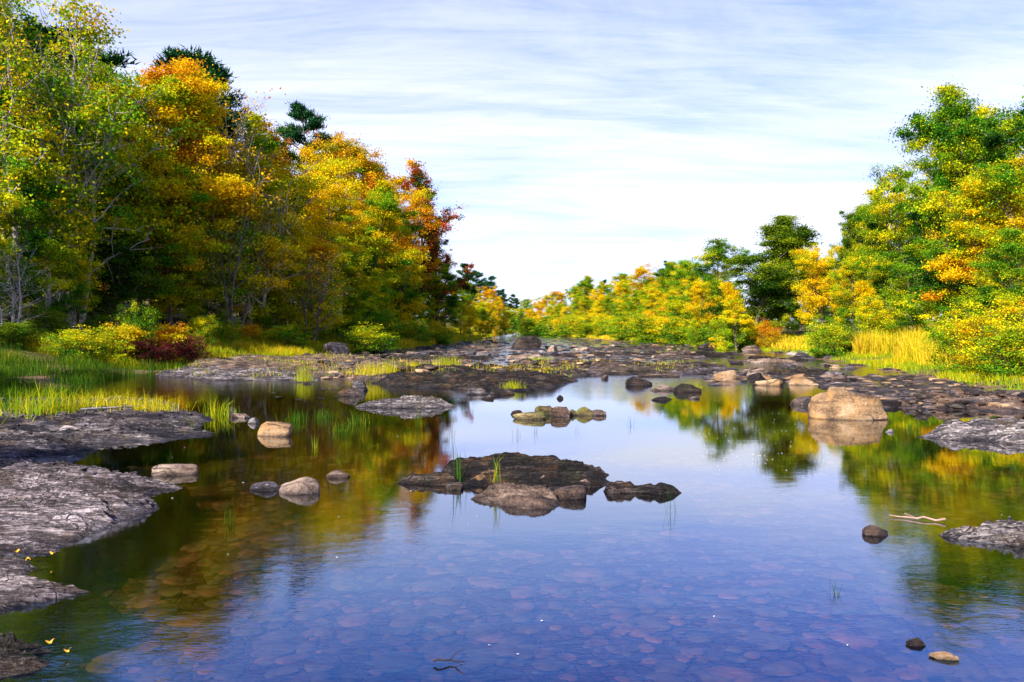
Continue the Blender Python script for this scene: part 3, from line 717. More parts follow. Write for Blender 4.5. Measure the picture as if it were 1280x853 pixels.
ledge([(-60, 880), (20, 850), (70, 838), (92, 822), (60, 803), (20, 796), (-60, 800)], .06, DARKR, 'small dark rock ledge in the bottom left corner with yellow leaves on it', strike=.2, edge=.3, strata=.08, amp=.03, seed=4, group=GE)
GM = 'long rock ledges of the riffle'
ledge([(195, 470), (260, 476), (330, 476), (400, 476), (395, 466), (330, 462), (240, 460)], .11, SHALE, 'long pale grey ledge in the marsh at left of the riffle', strike=.05, edge=.6, strata=.5, amp=.05, seed=5, group=GM)
ledge([(235, 464), (320, 468), (400, 474), (480, 474), (530, 470), (520, 458), (440, 450), (330, 448), (230, 450)], .16, BROWNR, 'brown humped ledge behind the long pale grey one', strike=-.12, edge=.5, strata=.5, amp=.06, seed=6, group=GM)
ledge([(470, 481), (560, 488), (640, 490), (690, 486), (722, 477), (700, 468), (610, 464), (520, 466), (480, 470)], .17, DARKR, 'big dark brown ledge with smooth humps above the mirror pool', strike=-.08, edge=.9, strata=.5, amp=.06, seed=7, group=GM, bump=.9)
ledge([(640, 468), (720, 471), (800, 469), (882, 467), (860, 461), (770, 457), (700, 456), (640, 457)], .10, DARKR, 'long thin dark ledge reaching out into the riffle', strike=-.02, edge=.4, strata=.4, amp=.07, seed=8, group=GM)
SLABS = []
for i in range(7):
    rg = np.random.default_rng(i+70); m = 9; pl = []
    for k in range(m):
        a = 2*math.pi*k/m; r = 1+rg.normal()*.16; pl.append((math.cos(a)*2*r, math.sin(a)*.75*r))
    o = ledge(pl, .30, DARKR, 'x', strike=rg.uniform(-.1, .1), edge=.22, strata=.28, amp=.055, seed=80+i, world=True, res=.045, power=.4, bump=.4, name='rock_slab'); LEDGES.pop()
    SLABS.append(o.data); bpy.data.objects.remove(o)
spots = []
random.seed(5)
for k in range(46):
    py = 434+34*random.random()**.9; t = (py-434)/34
    px = random.uniform(520-150*t, 850+40*t)
    if k >= 36: px = random.uniform(860, 1090); py = random.uniform(440, 466)
    spots.append((px, py))
for k, (px, py) in enumerate(spots):
    x, y = at(px, py, .1); sc_ = random.uniform(.25, .75)*(y/38)**.35; me = SLABS[k % 7]
    o = link('riffle_rock', me, random.choice([DARKR, DARKR, BROWNR, DARKR, SHALEB]), loc=(x, y, -.02+random.uniform(-.04, .03)), rz=random.uniform(-.15, .15)+(math.pi if k % 2 else 0), scale=(sc_*random.uniform(.8, 1.3), sc_*.7, random.uniform(.25, .55)))
    tag(o, 'low dark slab among the broken shelves of the middle riffle' if k < 36 else 'low dark slab between the boulders of the right riffle', 'rock', 'slabs of the middle riffle' if k < 36 else 'slabs of the right riffle')
ledge(ell(515, 511, 132, .42, seed=10), .10, SHALE, 'low island of tilted grey layers left of the pool mouth', world=True, strike=.22, edge=.35, strata=.12, amp=.045, gl=10, seed=10)
ledge([(1140, 546), (1200, 551), (1290, 556), (1400, 560), (1400, 538), (1290, 532), (1210, 536)], .14, SHALE, 'pale rounded ledge jutting in from the right edge of the frame', strike=-.05, edge=.3, strata=.09, amp=.032, gl=12, seed=11)
ledge([(1100, 505), (1180, 513), (1290, 517), (1400, 520), (1400, 503), (1280, 500), (1180, 500)], .10, BROWNR, 'flat sunlit ledge behind the big boulder at right', strike=0, edge=.7, strata=.2, amp=.06, seed=12)
ledge([(1152, 668), (1200, 675), (1260, 682), (1400, 705), (1400, 668), (1280, 662), (1210, 664)], .055, SHALE, 'low weathered grey ledge at the right edge in the near pool', strike=-.12, edge=.14, strata=.05, amp=.025, seed=13)
# centre island
GI = 'rocks of the centre island'
ledge([(545, 594), (590, 606), (640, 612), (700, 616), (735, 612), (775, 604), (757, 590), (700, 578), (620, 575), (560, 583)], .125, DARKR, 'dark humped rock with rusty crest in the middle of the pool', strike=.10, edge=.26, strata=.15, amp=.036, gl=10, seed=14, group=GI, power=.7, bump=.5, taper=.5)
ledge(ell(536, 607, 84, .42, seed=21), .06, DARKR, 'flat black slab at the left tip of the centre island', world=True, strike=0, edge=.15, strata=.05, amp=.02, seed=15, group=GI)
ledge(ell(800, 619, 106, .34, jag=.18, seed=22), .09, DARKR, 'dark lumpy tail of rock at the right tip of the centre island', world=True, strike=.0, edge=.12, strata=.07, amp=.03, seed=16, group=GI, bump=.5)
ledge([(578, 625), (620, 631), (660, 638), (690, 638), (706, 631), (692, 622), (640, 617), (600, 619)], .07, BROWNR, 'long brown slab with a rounded end in front of the centre island', strike=-.25, edge=.18, strata=.09, amp=.022, seed=17, group=GI, power=.5)
rock(616, 606, 66, 17, TANR, 'tan split block set into the front of the centre island', GI, .5, 2, rounded=True)
rock(672, 609, 66, 15, BROWNR, 'pale broken block in the middle front of the centre island', GI, .4, 5)
rock(714, 625, 44, 17, BROWNR, 'round reddish brown stone in front of the centre island', GI, .8, 1, rounded=True)
rock(727, 610, 30, 10, BROWNR, 'small brown stone just behind the round reddish one', GI, .7, 3, rounded=True)
rock(676, 614, 32, 8, BROWNR, 'small low reddish stone left of the round reddish one', GI, .4, 7)
rock(570, 613, 30, 9, DARKR, 'small dark pointed stone below the left tip of the centre island', GI, .7, 4)
# mossy row
GY = 'mossy rocks in a row on the mirror pool'
rock(663, 525, 44, 10, MOSSR, 'ochre mossy low stone at the left front of the mossy row', GY, .5, 1, rounded=True)
rock(682, 520, 32, 13, MOSSR, 'peaked mossy stone behind the ochre one', GY, .8, 6)
rock(704, 522, 32, 14, BROWNR, 'brown split stone in the middle of the mossy row', GY, .8, 8)
rock(731, 520, 26, 11, MOSSR, 'round green mossy stone right of the brown split one', GY, .8, 2, rounded=True)
rock(749, 520, 26, 8, BROWNR, 'small brown stone at the right end of the mossy row', GY, .7, 9)
rock(644, 519, 18, 6, DARKR, 'small dark stone at the left end of the mossy row', GY, .6, 3)
rock(716, 520, 20, 8, MOSSR, 'small mossy stone between the brown split one and the round one', GY, .7, 12)
# boulder
bm_ = rock_mesh(333, 5, facets=9, cut=(.62, .9), flat=.62, rough=.07, roundness=.15, box=.72)
BLOCK = rock_mesh(355, 4, facets=6, cut=(.72, .92), flat=.6, rough=.09, box=.35)
rock(1059, 526, 98, 36, TANR, 'big rounded tan boulder standing in the water at right', None, .75, 0, mesh=bm_, rz=.1, name='boulder')
rock(1049, 503, 34, 20, TANR, 'peaked tan rock showing just behind the big boulder', None, .8, 6)
GS = 'lone rocks in the pools'
for a in [
 (1001, 507, 44, 11, DARKR, 'dark low rock left of the big boulder', .5, 3), (1108, 509, 66, 8, DARKR, 'dark flat rock tailing off right of the big boulder', .4, 5),
 (1112, 541, 17, 4, SHALE, 'tiny pale stone between the big boulder and the right ledge', .5, 5),
 (1094, 671, 34, 13, BROWNR, 'smooth lone brown stone in the right of the near pool', .6, 4, True),
 (1145, 809, 26, 10, DARKR, 'small dark stone near the bottom right', .7, 2), (1180, 826, 38, 10, TANR, 'wet golden stone barely breaking the surface at bottom right', .6, 9),
 (342, 546, 46, 17, TANR, 'pale square-cut block in the left pool', .5, 0), (316, 530, 14, 8, SHALE, 'small white-topped stone behind the pale block', .8, 3, True),
 (290, 518, 14, 9, SHALEB, 'small grey stone nearest the gravel spit', .8, 2, True), (303, 523, 30, 6, BROWNR, 'low flat brown stones left of the white-topped one', .4, 8),
 (217, 595, 56, 13, BROWNR, 'long flat tan slab in the water off the left ledge', .35, 10), (166, 597, 14, 7, SHALEB, 'small round grey stone beside the long flat slab', .8, 1, True),
 (378, 619, 58, 20, BROWNR, 'rounded brown stone in the left pool', .65, 0, True), (330, 614, 40, 11, SHALEB, 'low blue-grey stone left of the rounded brown one', .5, 3, True),
 (423, 598, 30, 10, BROWNR, 'small rounded brown stone farther out in the left pool', .6, 2, True),
 (700, 499, 9, 5, DARKR, 'tiny dark stone alone above the mossy row', .7, 2, True), (630, 494, 34, 7, DARKR, 'flat dark rock off the end of the big brown ledge', .5, 6), (611, 500, 22, 4, DARKR, 'tiny flat dark rock left of the mirror reeds', .5, 7),
 (798, 483, 36, 12, DARKR, 'round black rock at the left end of the riffle bar', .6, 4, True), (830, 489, 40, 8, BROWNR, 'low brown rock in the middle of the riffle bar', .5, 12), (858, 491, 38, 11, DARKR, 'dark low rock at the right end of the riffle bar', .5, 13),
 (827, 501, 32, 5, DARKR, 'thin flat dark rock in front of the riffle bar', .5, 11), (866, 499, 16, 4, DARKR, 'tiny flat rock right of the riffle bar', .6, 1), (755, 475, 12, 6, BROWNR, 'small brown stone in the riffle below the long thin ledge', .8, 3), (815, 471, 18, 4, DARKR, 'tiny dark stone under the long thin ledge', .6, 6),
 (598, 494, 30, 9, SHALE, 'pale stone at the waterline below the big brown ledge', .5, 6), (440, 496, 34, 12, DARKR, 'dark rock below the brown humped ledge', .6, 2), (452, 489, 22, 13, SHALE, 'pale angular stone below the brown humped ledge', .7, 8),
 (907, 476, 30, 13, TANR, 'tan boulder among the right riffle rocks', .7, 1, True), (945, 478, 32, 12, DARKR, 'dark rock right of the tan boulder in the riffle', .7, 11), (1000, 482, 30, 12, TANR, 'sunlit tan rock in the riffle left of the big boulder', .7, 13),
 (942, 470, 26, 10, BROWNR, 'brown rock in the middle of the right riffle', .7, 1)]:
    rock(a[0], a[1], a[2], a[3], a[4], a[5], GS, a[6], a[7], rounded=len(a) > 8, mesh=BLOCK if 'square-cut' in a[5] or 'long flat slab in' in a[5] or 'long flat tan' in a[5] else None)
def bank_rock(px, d, wpx, hpx, mat, label, depth=.6, seed=0, sink=.15, group='large rocks on the river margins'):
    x = (px-640)/F*d; W = wpx/F*d; Hh = hpx/F*d; me = RM[seed]; zs = max(v.co.z for v in me.vertices)
    z = max(hz(x, d), 0)
    o = link('river_rock', me, mat, loc=(x, d, z-.1*Hh), rz=random.uniform(-.2, .2), scale=(W/2, W/2*depth, Hh*1.1/zs)); tag(o, label, 'rock', group)
bank_rock(654, 64, 48, 15, DARKR, 'large dark rock standing above the far riffle near the centre', .6, 3)
bank_rock(426, 46, 46, 17, SHALEB, 'big grey boulder on the left bank below the wood', .6, 8)
bank_rock(690, 52, 22, 9, BROWNR, 'brown rock right of and nearer than the large dark one', .7, 5)
bank_rock(885, 58, 30, 9, DARKR, 'dark flat rock at the far side of the right riffle', .6, 9)
bank_rock(1002, 40, 36, 11, SHALE, 'pale grey rock at the foot of the right grass bank', .6, 12)
bank_rock(940, 54, 34, 8, BROWNR, 'flat brown rock near the clearing at the water edge', .6, 2)

# ---- rubble: the largest as rocks of their own, the rest as one mass
def zone_pts(n, pyr, pxl, pxr, bias=1.0):
    out = []
    for _ in range(n):
        py = pyr[0]+(pyr[1]-pyr[0])*random.random()**bias
        t = (py-pyr[0])/(pyr[1]-pyr[0]); a = np.interp(t, *pxl); b = np.interp(t, *pxr)
        px = random.uniform(a, b); out.append((px, py))
    return out
Z = [  # name, label, points, size range metres, materials
 ('right', 'small flat rock in the dense rubble along the right shore', zone_pts(520, (462, 512), ([0, .5, 1], [900, 1040, 1110]), ([0, .5, 1], [1120, 1330, 1330])), (.12, .42), [DARKR, DARKR, BROWNR, SHALE, SHALEB, BROWNR]),
 ('riffle', 'rock in the scattered boulders of the right-hand riffle', zone_pts(260, (434, 482), ([0, .5, 1], [840, 850, 890]), ([0, .5, 1], [1010, 1080, 1060]), .8), (.2, .8), [BROWNR, DARKR, TANR, BROWNR, SHALEB, DARKR]),
 ('far', 'rock in the dark bars across the far end of the river', zone_pts(420, (422, 446), ([0, 1], [540, 430]), ([0, 1], [860, 900])), (.3, 1.1), [DARKR, DARKR, BROWNR, SHALE, TANR]),
 ('mid', 'rock on the brown shelf in the middle of the riffle', zone_pts(480, (440, 468), ([0, 1], [420, 400]), ([0, 1], [860, 740])), (.15, .6), [DARKR, BROWNR, TANR, SHALE, DARKR, SHALE]),
 ('left', 'small rock at the margin of the left pool', zone_pts(110, (464, 500), ([0, 1], [180, 300]), ([0, 1], [520, 470])), (.08, .3), [SHALE, DARKR, BROWNR, SHALEB]),
]
allr = []
for zi, (nm, lb, pts, sr, mats) in enumerate(Z):
    for px, py in pts:
        x, y = at(px, py); s = sr[0]+(sr[1]-sr[0])*random.random()**2.2
        allr.append((s/y, x, y, s, zi, random.choice(mats)))
allr.sort(key=lambda r: -r[0])
for k, (ap, x, y, s, zi, mt) in enumerate(allr[:235]):
    me = RM[k % 14]; z = max(float(top([x], [y])[0]), -.03)
    o = link('river_rock', me, mt, loc=(x, y, z+.01*s), rz=random.uniform(-.5, .5), scale=(s*.62, s*random.uniform(.4, .6), s*random.uniform(.32, .62)))
    tag(o, Z[zi][1], 'rock', Z[zi][0] == 'right' and 'rubble rocks of the right shore' or {'riffle': 'boulders of the right riffle', 'far': 'rocks of the far bars', 'mid': 'rocks on the middle shelf', 'left': 'rocks of the left pool margin'}[Z[zi][0]])
SH2 = [rock_shape(400+i, 2, facets=8, cut=(.5, .85), flat=.45, rough=.1, box=[.55, .7, .9][i % 3]) for i in range(8)]
SH3 = [rock_shape(420+i, 2, facets=4, cut=(.7, .9), flat=.5, rough=.12, box=1.0) for i in range(6)]
def merge_rocks(name, items, mat, kind='stuff', label=None, cat=None, shapes=SH2, smooth=True):
    Vs = []; Fs = []; off = 0
    for (x, y, z, sx, sy, sz, rz) in items:
        V, Fc = shapes[random.randrange(len(shapes))]
        c, s = math.cos(rz), math.sin(rz); a = V[:, 0]*sx; b = V[:, 1]*sy
        Vs.append(np.stack([a*c-b*s+x, a*s+b*c+y, V[:, 2]*sz+z], 1)); Fs.append(Fc+off); off += len(V)
    me = mesh_np(name, np.concatenate(Vs), [np.concatenate(Fs)], smooth=smooth)
    try: me.set_sharp_from_angle(angle=math.radians(40))
    except Exception: pass
    o = link(name, me, mat); tag(o, label, cat, None, kind); return o
rest = allr[235:]
xs_ = np.array([r[1] for r in rest]); ys_ = np.array([r[2] for r in rest]); zz = np.maximum(top(xs_, ys_), -.03)
buckets = {}
items = [(r[1], r[2], z_, r[3]*.6, r[3]*random.uniform(.4, .6), r[3]*random.uniform(.3, .6), random.uniform(-.6, .6)) for r, z_ in zip(rest, zz)]
extra = []
for px, py in zone_pts(1100, (470, 512), ([0, 1], [960, 1150]), ([0, 1], [1150, 1340]))+zone_pts(1700, (426, 474), ([0, .5, 1], [540, 470, 400]), ([0, .5, 1], [900, 860, 700])):
    x, y = at(px, py); s = random.uniform(.07, .30)*(1+y/50); extra.append((x, y, s))
eh = np.maximum(top([e[0] for e in extra], [e[1] for e in extra]), -.02)
items += [(e[0], e[1], h_, e[2]*.6, e[2]*.5, e[2]*.42, random.uniform(-1, 1)) for e, h_ in zip(extra, eh)]
random.shuffle(items); q_ = len(items)//16; h1 = items[:5*q_]; h2 = items[5*q_:11*q_]; h3 = items[11*q_:14*q_]; h4 = items[14*q_:]
merge_rocks('river_rubble', h1, BROWNR, label='loose brown stones filling the riffle between the larger rocks', cat='rubble')
merge_rocks('river_rubble', h2, DARKR, label='loose dark stones filling the riffle between the larger rocks', cat='rubble')
merge_rocks('river_rubble', h3, SHALE, label='loose pale grey stones filling the riffle between the larger rocks', cat='rubble')
merge_rocks('river_rubble', h4, TANR, label='loose tan stones filling the riffle between the larger rocks', cat='rubble')
# gravel on the sunlit ledge at left
g_ = []
for _ in range(1500):
    px = random.uniform(-60, 272); py = random.uniform(500, 548) if random.random() < .8 else random.uniform(548, 600)
    if px > 190 and py > 535: continue
    x, y = at(px, py, .16); g_.append((x, y, .15+random.uniform(-.02, .02), random.uniform(.015, .075), random.uniform(.015, .05), random.uniform(.01, .035), random.uniform(-.5, .5)))
gt = top([q[0] for q in g_], [q[1] for q in g_]); g_ = [(q[0], q[1], float(t_)+q[5]*.2, q[3], q[4], q[5], q[6]) for q, t_ in zip(g_, gt) if t_ > .02]
merge_rocks('gravel', g_, SHALE, label='broken shale gravel lying on the sunlit left ledge', cat='gravel')
# stones on the bed of the near pool
b_ = []
for _ in range(5600):
    y = 2.6+random.random()**1.3*10; x = random.uniform(-.75*y, .75*y); s = random.uniform(.02, .075)*random.choice([1, 1, 1, 1.4, 2.2])
    b_.append((x, y, 0, s, s*random.uniform(.6, .9), s*.35, random.uniform(0, 3)))
bh = height(np.array([q[0] for q in b_]), np.array([q[1] for q in b_]))
b_ = [(q[0], q[1], float(h_)+q[5]*.2, q[3], q[4], q[5], q[6]) for q, h_ in zip(b_, bh) if h_ < -.1]
BEDA = plain('bed_stone', (.36, .23, .15), .8, .6); BEDB = plain('bed_stone_grey', (.22, .20, .14), .8, .6)
merge_rocks('riverbed_stones', b_[::3], BEDA, label='reddish stones lying on the bed under the near pool', cat='riverbed', shapes=SH3)
merge_rocks('riverbed_stones', [q for i, q in enumerate(b_) if i % 3], BEDB, label='grey-brown stones lying on the bed under the near pool', cat='riverbed', shapes=SH3)

# ------------------------------------------------------------------ grass
def blades(pts, hs, wd, rng, lean=.35, v=None, base_z=None):
    n = len(pts); az = rng.uniform(0, 6.283, n); ln = np.abs(rng.normal(size=n))*lean*hs; fa = rng.uniform(0, 6.283, n)
    side = np.stack([np.cos(fa), np.sin(fa), np.zeros(n)], 1)*wd[:, None]*.5
    b = np.stack([pts[:, 0], pts[:, 1], base_z], 1)
    dirv = np.stack([np.cos(az), np.sin(az), np.zeros(n)], 1)
    m = b + dirv*(ln*.3)[:, None] + np.array([0, 0, 1])*(hs*.6)[:, None]; t = b + dirv*ln[:, None] + np.array([0, 0, 1])*(hs*np.clip(1-ln/hs*.3, .4, 1))[:, None]
    V = np.stack([b-side, b+side, m+side*.7, m-side*.7, t], 1).reshape(-1, 3); k = np.arange(n)*5
    A = np.stack([k, k+1, k+2, k+3], 1); B = np.stack([k+3, k+2, k+4], 1)
    v = np.clip(v, 0, 1); w = rng.uniform(0, 1, n)
    return V, [A, B], {'v': np.concatenate([v, v]), 'w': np.concatenate([w, w])}
def grass(name, pts, h, wd, mat, label, seed=0, kind='stuff', cat='grass', lean=.35, minz=-.05, clumpy=1.0, vb=.5):
    rng = np.random.default_rng(seed); pts = np.asarray(pts, float); z = (top if 'riffle' in label else height)(pts[:, 0], pts[:, 1])
    keep = z > minz; pts = pts[keep]; z = z[keep]
    cl = fbm(pts[:, 0]*.9, pts[:, 1]*.7, s=seed+50, o=3); k2 = rng.uniform(-1, 1, len(pts)) < cl*2.2*clumpy+(1-clumpy)+.1; pts = pts[k2]; z = z[k2]; cl = cl[k2]
    n = len(pts); hs = h*rng.uniform(.45, 1.2, n)*(1+cl*.5); v = vb+cl*.5+rng.normal(size=n)*.2
    V, Fs, A = blades(pts, hs, wd*rng.uniform(.6, 1.3, n)*(1+pts[:, 1]/60), rng, lean, v, z-.02)
    o = link(name, mesh_np(name, V, Fs, A), LEAF[mat]); tag(o, label, cat, None, kind); return o
def scatter(n, ylo, yhi, fl, fr, seed):
    rng = np.random.default_rng(seed); y = ylo+(yhi-ylo)*rng.uniform(0, 1, n)**1.3; t = rng.uniform(0, 1, n); a = fl(y); b = fr(y); return np.stack([a+(b-a)*t, y], 1)
Lf = lambda y: np.interp(y, LY, LX); Rf = lambda y: np.interp(y, RY, RX)
grass('sedge', scatter(60000, 17, 40, lambda y: -.68*y, lambda y: Lf(y)+1.0, 1), .34, .010, 'sedge', 'green sedge filling the marshy ground at left', 1, minz=-.04, vb=.3, clumpy=1.3)
grass('bank_grass', scatter(90000, 30, 70, lambda y: Lf(y)-9+y*.05, lambda y: Lf(y)-.3, 2), .5, .013, 'lime', 'lit yellow-green grass on the left bank below the wood', 2, vb=.5, lean=.7, clumpy=1.3)
grass('straw_grass', scatter(90000, 20, 48, lambda y: Rf(y)+1.3, lambda y: Rf(y)+5.5, 3), 1.05, .016, 'straw', 'tall straw yellow grass on the right bank', 3, vb=.5, lean=.42, clumpy=1.0)
grass('straw_grass', scatter(60000, 45, 200, lambda y: Rf(y)+.6, lambda y: Rf(y)+5, 4), .45, .03, 'straw', 'yellow grass along the foot of the far right trees', 4, vb=.5, clumpy=.6)
grass('straw_grass', scatter(40000, 55, 220, lambda y: Lf(y)-7, lambda y: Lf(y)-.5, 5), .6, .03, 'lime', 'yellow-green grass along the foot of the far left trees', 5, clumpy=.6)
grass('bank_grass', scatter(30000, 16, 60, lambda y: Rf(y)-.2, lambda y: Rf(y)+2.5, 6), .22, .014, 'lime', 'short green weeds among the right shore rubble', 6, vb=.3)
grass('bank_grass', scatter(150000, 24, 120, lambda y: Lf(y), lambda y: Rf(y), 7), .17, .011, 'lime', 'tufts of weed growing on the bars of the riffle', 7, minz=.03, vb=.42, clumpy=1.6, lean=.8)

TP = {}
def tuft_mesh(seed, n, h, rad, wd, lean, vb):
    rng = np.random.default_rng(seed); p = rng.normal(size=(n, 2))*rad; hs = h*rng.uniform(.4, 1.1, n)
    V, Fs, A = blades(p, hs, wd*rng.uniform(.7, 1.2, n), rng, lean, vb+rng.normal(size=n)*.22, np.full(n, -.04)); return mesh_np('tuft', V, Fs, A)
TM = {'reed': [tuft_mesh(50+i, 16, .38, .035, .007, .3, .3) for i in range(4)], 'thin': [tuft_mesh(60+i, 9, .45, .05, .005, .35, .2) for i in range(4)],
      'bushy': [tuft_mesh(70+i, 260, .40, .20, .007, .6, .5) for i in range(3)], 'sedge': [tuft_mesh(80+i, 90, .35, .12, .008, .45, .45) for i in range(4)]}
def tuft(px, py, hpx, kind, mat, label, group, z=0., wide=1., name='grass_tuft'):
    x, y = at(px, py, z); me = random.choice(TM[kind]); h0 = max(v.co.z for v in me.vertices); s = hpx/F*y/h0
    o = link(name, me, LEAF[mat], loc=(x, y, z-.01), rz=random.uniform(0, 6.28), scale=(s*wide, s*wide, s)); tag(o, label, 'grass tuft', group); return o
GT = 'bushy grass tufts on the left ledge'
tuft(45, 520, 50, 'bushy', 'lime', 'yellow-green bushy tuft with orange tips at the left end of the sunlit ledge', GT, .12, 1.1)
tuft(78, 516, 36, 'bushy', 'lime', 'bushy tuft just right of the one with orange tips', GT, .12)
for px, lb in [(112, 'bright yellow bushy tuft at the left of the low row on the gravel'), (140, 'bright yellow bushy tuft in the middle of the low row on the gravel'), (168, 'yellow bushy tuft right of the middle of the low row on the gravel'), (193, 'smallest yellow tuft at the right end of the low row on the gravel')]:
    tuft(px, 513, 32 if px < 150 else 24, 'bushy', 'straw', lb, GT, .12, 1.3)
tuft(20, 516, 30, 'sedge', 'lime', 'thin green tuft beside the left frame edge on the gravel', GT, .12, 1.3)
tuft(5, 515, 34, 'sedge', 'sedge', 'green tuft cut by the left frame edge on the gravel', GT, .12, 1.3)
GRD = 'reed sprigs standing in the pools'
for px, py, h, kd, mt, lb in [
 (289, 656, 42, 'reed', 'sedge', 'green reed sprig standing alone in the near left pool'),
 (313, 592, 0, 'reed', 'sedge', ''), (620, 597, 38, 'reed', 'lime', 'yellow-green sprig growing on the crest of the centre island'),
 (574, 602, 62, 'reed', 'sedge', 'tall green sprig at the left side of the centre island'),
 (838, 640, 40, 'thin', 'sedge', 'thin bent reed off the right tip of the centre island'),
 (1046, 743, 36, 'thin', 'sedge', 'single thin reed in the lower right of the pool'),
 (1048, 745, 14, 'reed', 'dark', 'short dark sprig at the foot of the single thin reed'),
 (646, 546, 26, 'thin', 'sedge', 'thin reeds left below the mossy row'), (668, 541, 20, 'thin', 'sedge', 'thin reeds just below the mossy row'), (722, 540, 18, 'thin', 'sedge', 'faint thin reeds right below the mossy row'),
 (790, 532, 22, 'thin', 'sedge', 'faint thin reeds right of the mossy row'), (562, 548, 34, 'thin', 'sedge', 'thin reeds behind the tall sprig of the centre island'),
 (272, 520, 30, 'sedge', 'lime', 'yellow-green tuft at the tip of the gravel spit'), (240, 540, 30, 'reed', 'sedge', 'thin green sprig on the tip of the sunlit ledge'),
 (213, 575, 18, 'reed', 'sedge', 'small green sprig in the water off the sunlit ledge'),
 (405, 523, 18, 'sedge', 'sedge', 'green tuft in the left pool, leftmost of the sunken clump'), (450, 530, 22, 'sedge', 'sedge', 'green tuft in the left pool, in the middle of the sunken clump'),
 (425, 540, 18, 'sedge', 'sedge', 'yellowish tuft in the left pool, lowest of the sunken clump'), (368, 527, 22, 'sedge', 'sedge', 'green tuft behind the pale square-cut block'),
 (522, 532, 28, 'reed', 'sedge', 'green sprig in the pool below the island of tilted layers'), (395, 560, 20, 'reed', 'lime', 'small yellowish sprig in the middle of the left pool'),
 (938, 492, 24, 'reed', 'lime', 'green sprig right of the riffle bar'), (866, 488, 16, 'sedge', 'lime', 'low tuft on the riffle bar'), (1090, 524, 24, 'reed', 'sedge', 'green sprig against the right end of the big boulder')]:
    if lb: tuft(px, py, h, kd, mt, lb, GRD, 0 if px != 620 else .15, name='reed_tuft')
GW = 'dry grass tufts on the riffle ledges'
for i, (px, py, h, w, lb) in enumerate([(462, 466, 20, .9, 'dry yellow tuft on the brown humped ledge, left of the pair'), (487, 464, 17, 1.0, 'dry yellow tuft on the brown humped ledge, right of the pair'), (519, 463, 18, .9, 'dry yellow tuft on the right end of the brown humped ledge'),
   (380, 474, 24, .5, 'thin dry tuft at the front of the brown humped ledge'), (345, 460, 14, .9, 'dry tuft on the left part of the brown humped ledge'), (560, 455, 14, 1.6, 'small dry tuft behind the big brown ledge'), (640, 484, 12, 1, 'small green tuft in front of the big brown ledge'), (675, 452, 10, 1.6, 'small dry tuft on the brown sunlit ledge')]):
    tuft(px, py, h, 'bushy', 'straw' if i < 3 else 'lime', lb, GW, .25 if i < 3 else .1, w)

# ------------------------------------------------------------------ driftwood, leaves, path
def stick(px0, py0, px1, py1, r, mat, label, z=.02):
    V = []; Fs = []; a = at(px0, py0, z); b = at(px1, py1, z); pts = []
    for i in range(7):
        t = i/6; pts.append((a[0]+(b[0]-a[0])*t+random.uniform(-.01, .01), a[1]+(b[1]-a[1])*t+random.uniform(-.02, .02), z+random.uniform(-.008, .012)))
    c = np.mean(pts, 0); tube(V, Fs, np.array(pts)-c, [r*(1-.6*i/6) for i in range(7)], 7)
    tube(V, Fs, np.array([pts[3], (pts[4][0], pts[4][1]+.05, z+.012), (pts[4][0]+.05, pts[4][1]+.10, z+.015)])-c, [r*.5, r*.35, r*.15], 5)
    o = link('driftwood', mesh_np('driftwood', np.array(V), [np.array(Fs)], smooth=True), mat, loc=c); tag(o, label, 'driftwood'); return o
stick(1180, 650, 1112, 644, .010, bark('driftwood_red', (.16, .08, .06), (.45, .26, .2)), 'reddish broken branch floating left of the weathered right ledge')
stick(540, 824, 582, 828, .006, BARK, 'thin dark twig floating near the bottom centre')
stick(100, 513, 185, 507, .02, PALE, 'thin pale branch lying along the top of the left gravel', .2)
YL = plain('fallen_leaf_yellow', (.75, .36, .02), .6, .3)
def fallen(px, py, z, s, label):
    s *= .6
    x, y = at(px, py, z); n = 10; V = [(0, 0, .004)]
    for k in range(n):
        a = 2*math.pi*k/n; r = s*(1 if k % 2 else .72)*(1.25 if k == 0 else 1); V.append((math.cos(a)*r, math.sin(a)*r*.7, .010*math.cos(2*a)+.006))
    Fs = [(0, 1+k, 1+(k+1) % n) for k in range(n)]
    me = mesh_np('fallen_leaf', V, [np.array(Fs)]); o = link('fallen_leaf', me, YL, loc=(x, y, z), rz=random.uniform(0, 6)); tag(o, label, 'leaf', 'yellow leaves fallen on the shore'); return o
fallen(62, 803, .10, .035, 'yellow leaf on top of the small dark ledge in the corner'); fallen(84, 814, .03, .03, 'orange leaf at the water edge of the small dark ledge')
fallen(35, 700, .06, .04, 'orange leaf at the left foot of the purple-grey ledge'); fallen(66, 692, .06, .035, 'yellow leaf right of the orange one below the purple-grey ledge')
fallen(20, 690, .08, .04, 'brown-orange leaf nearest the left frame edge below the purple-grey ledge')
# foam flecks
fl = []; rng = np.random.default_rng(5); Vf = []; Ff = []
for px, py in [(random.gauss(940, 40), random.uniform(505, 590)) for _ in range(70)]+[(random.uniform(130, 560), random.uniform(520, 720)) for _ in range(14)]+[(random.uniform(560, 1270), random.uniform(560, 840)) for _ in range(12)]:
    x, y = at(px, py); s = random.uniform(.002, .006)*(.5+y/12); b = len(Vf)
    for k in range(6):
        a = k/6*6.283; Vf.append((x+math.cos(a)*s*1.5, y+math.sin(a)*s, .003+(.003 if k % 2 else 0)))
    Ff.append([b+k for k in range(6)])
o = link('foam_flecks', mesh_np('foam_flecks', Vf, [np.array(Ff)]), plain('foam', (.75, .75, .7), .6, .1)); tag(o, 'small white flecks of foam drifting on the pool', 'foam', None, 'stuff')
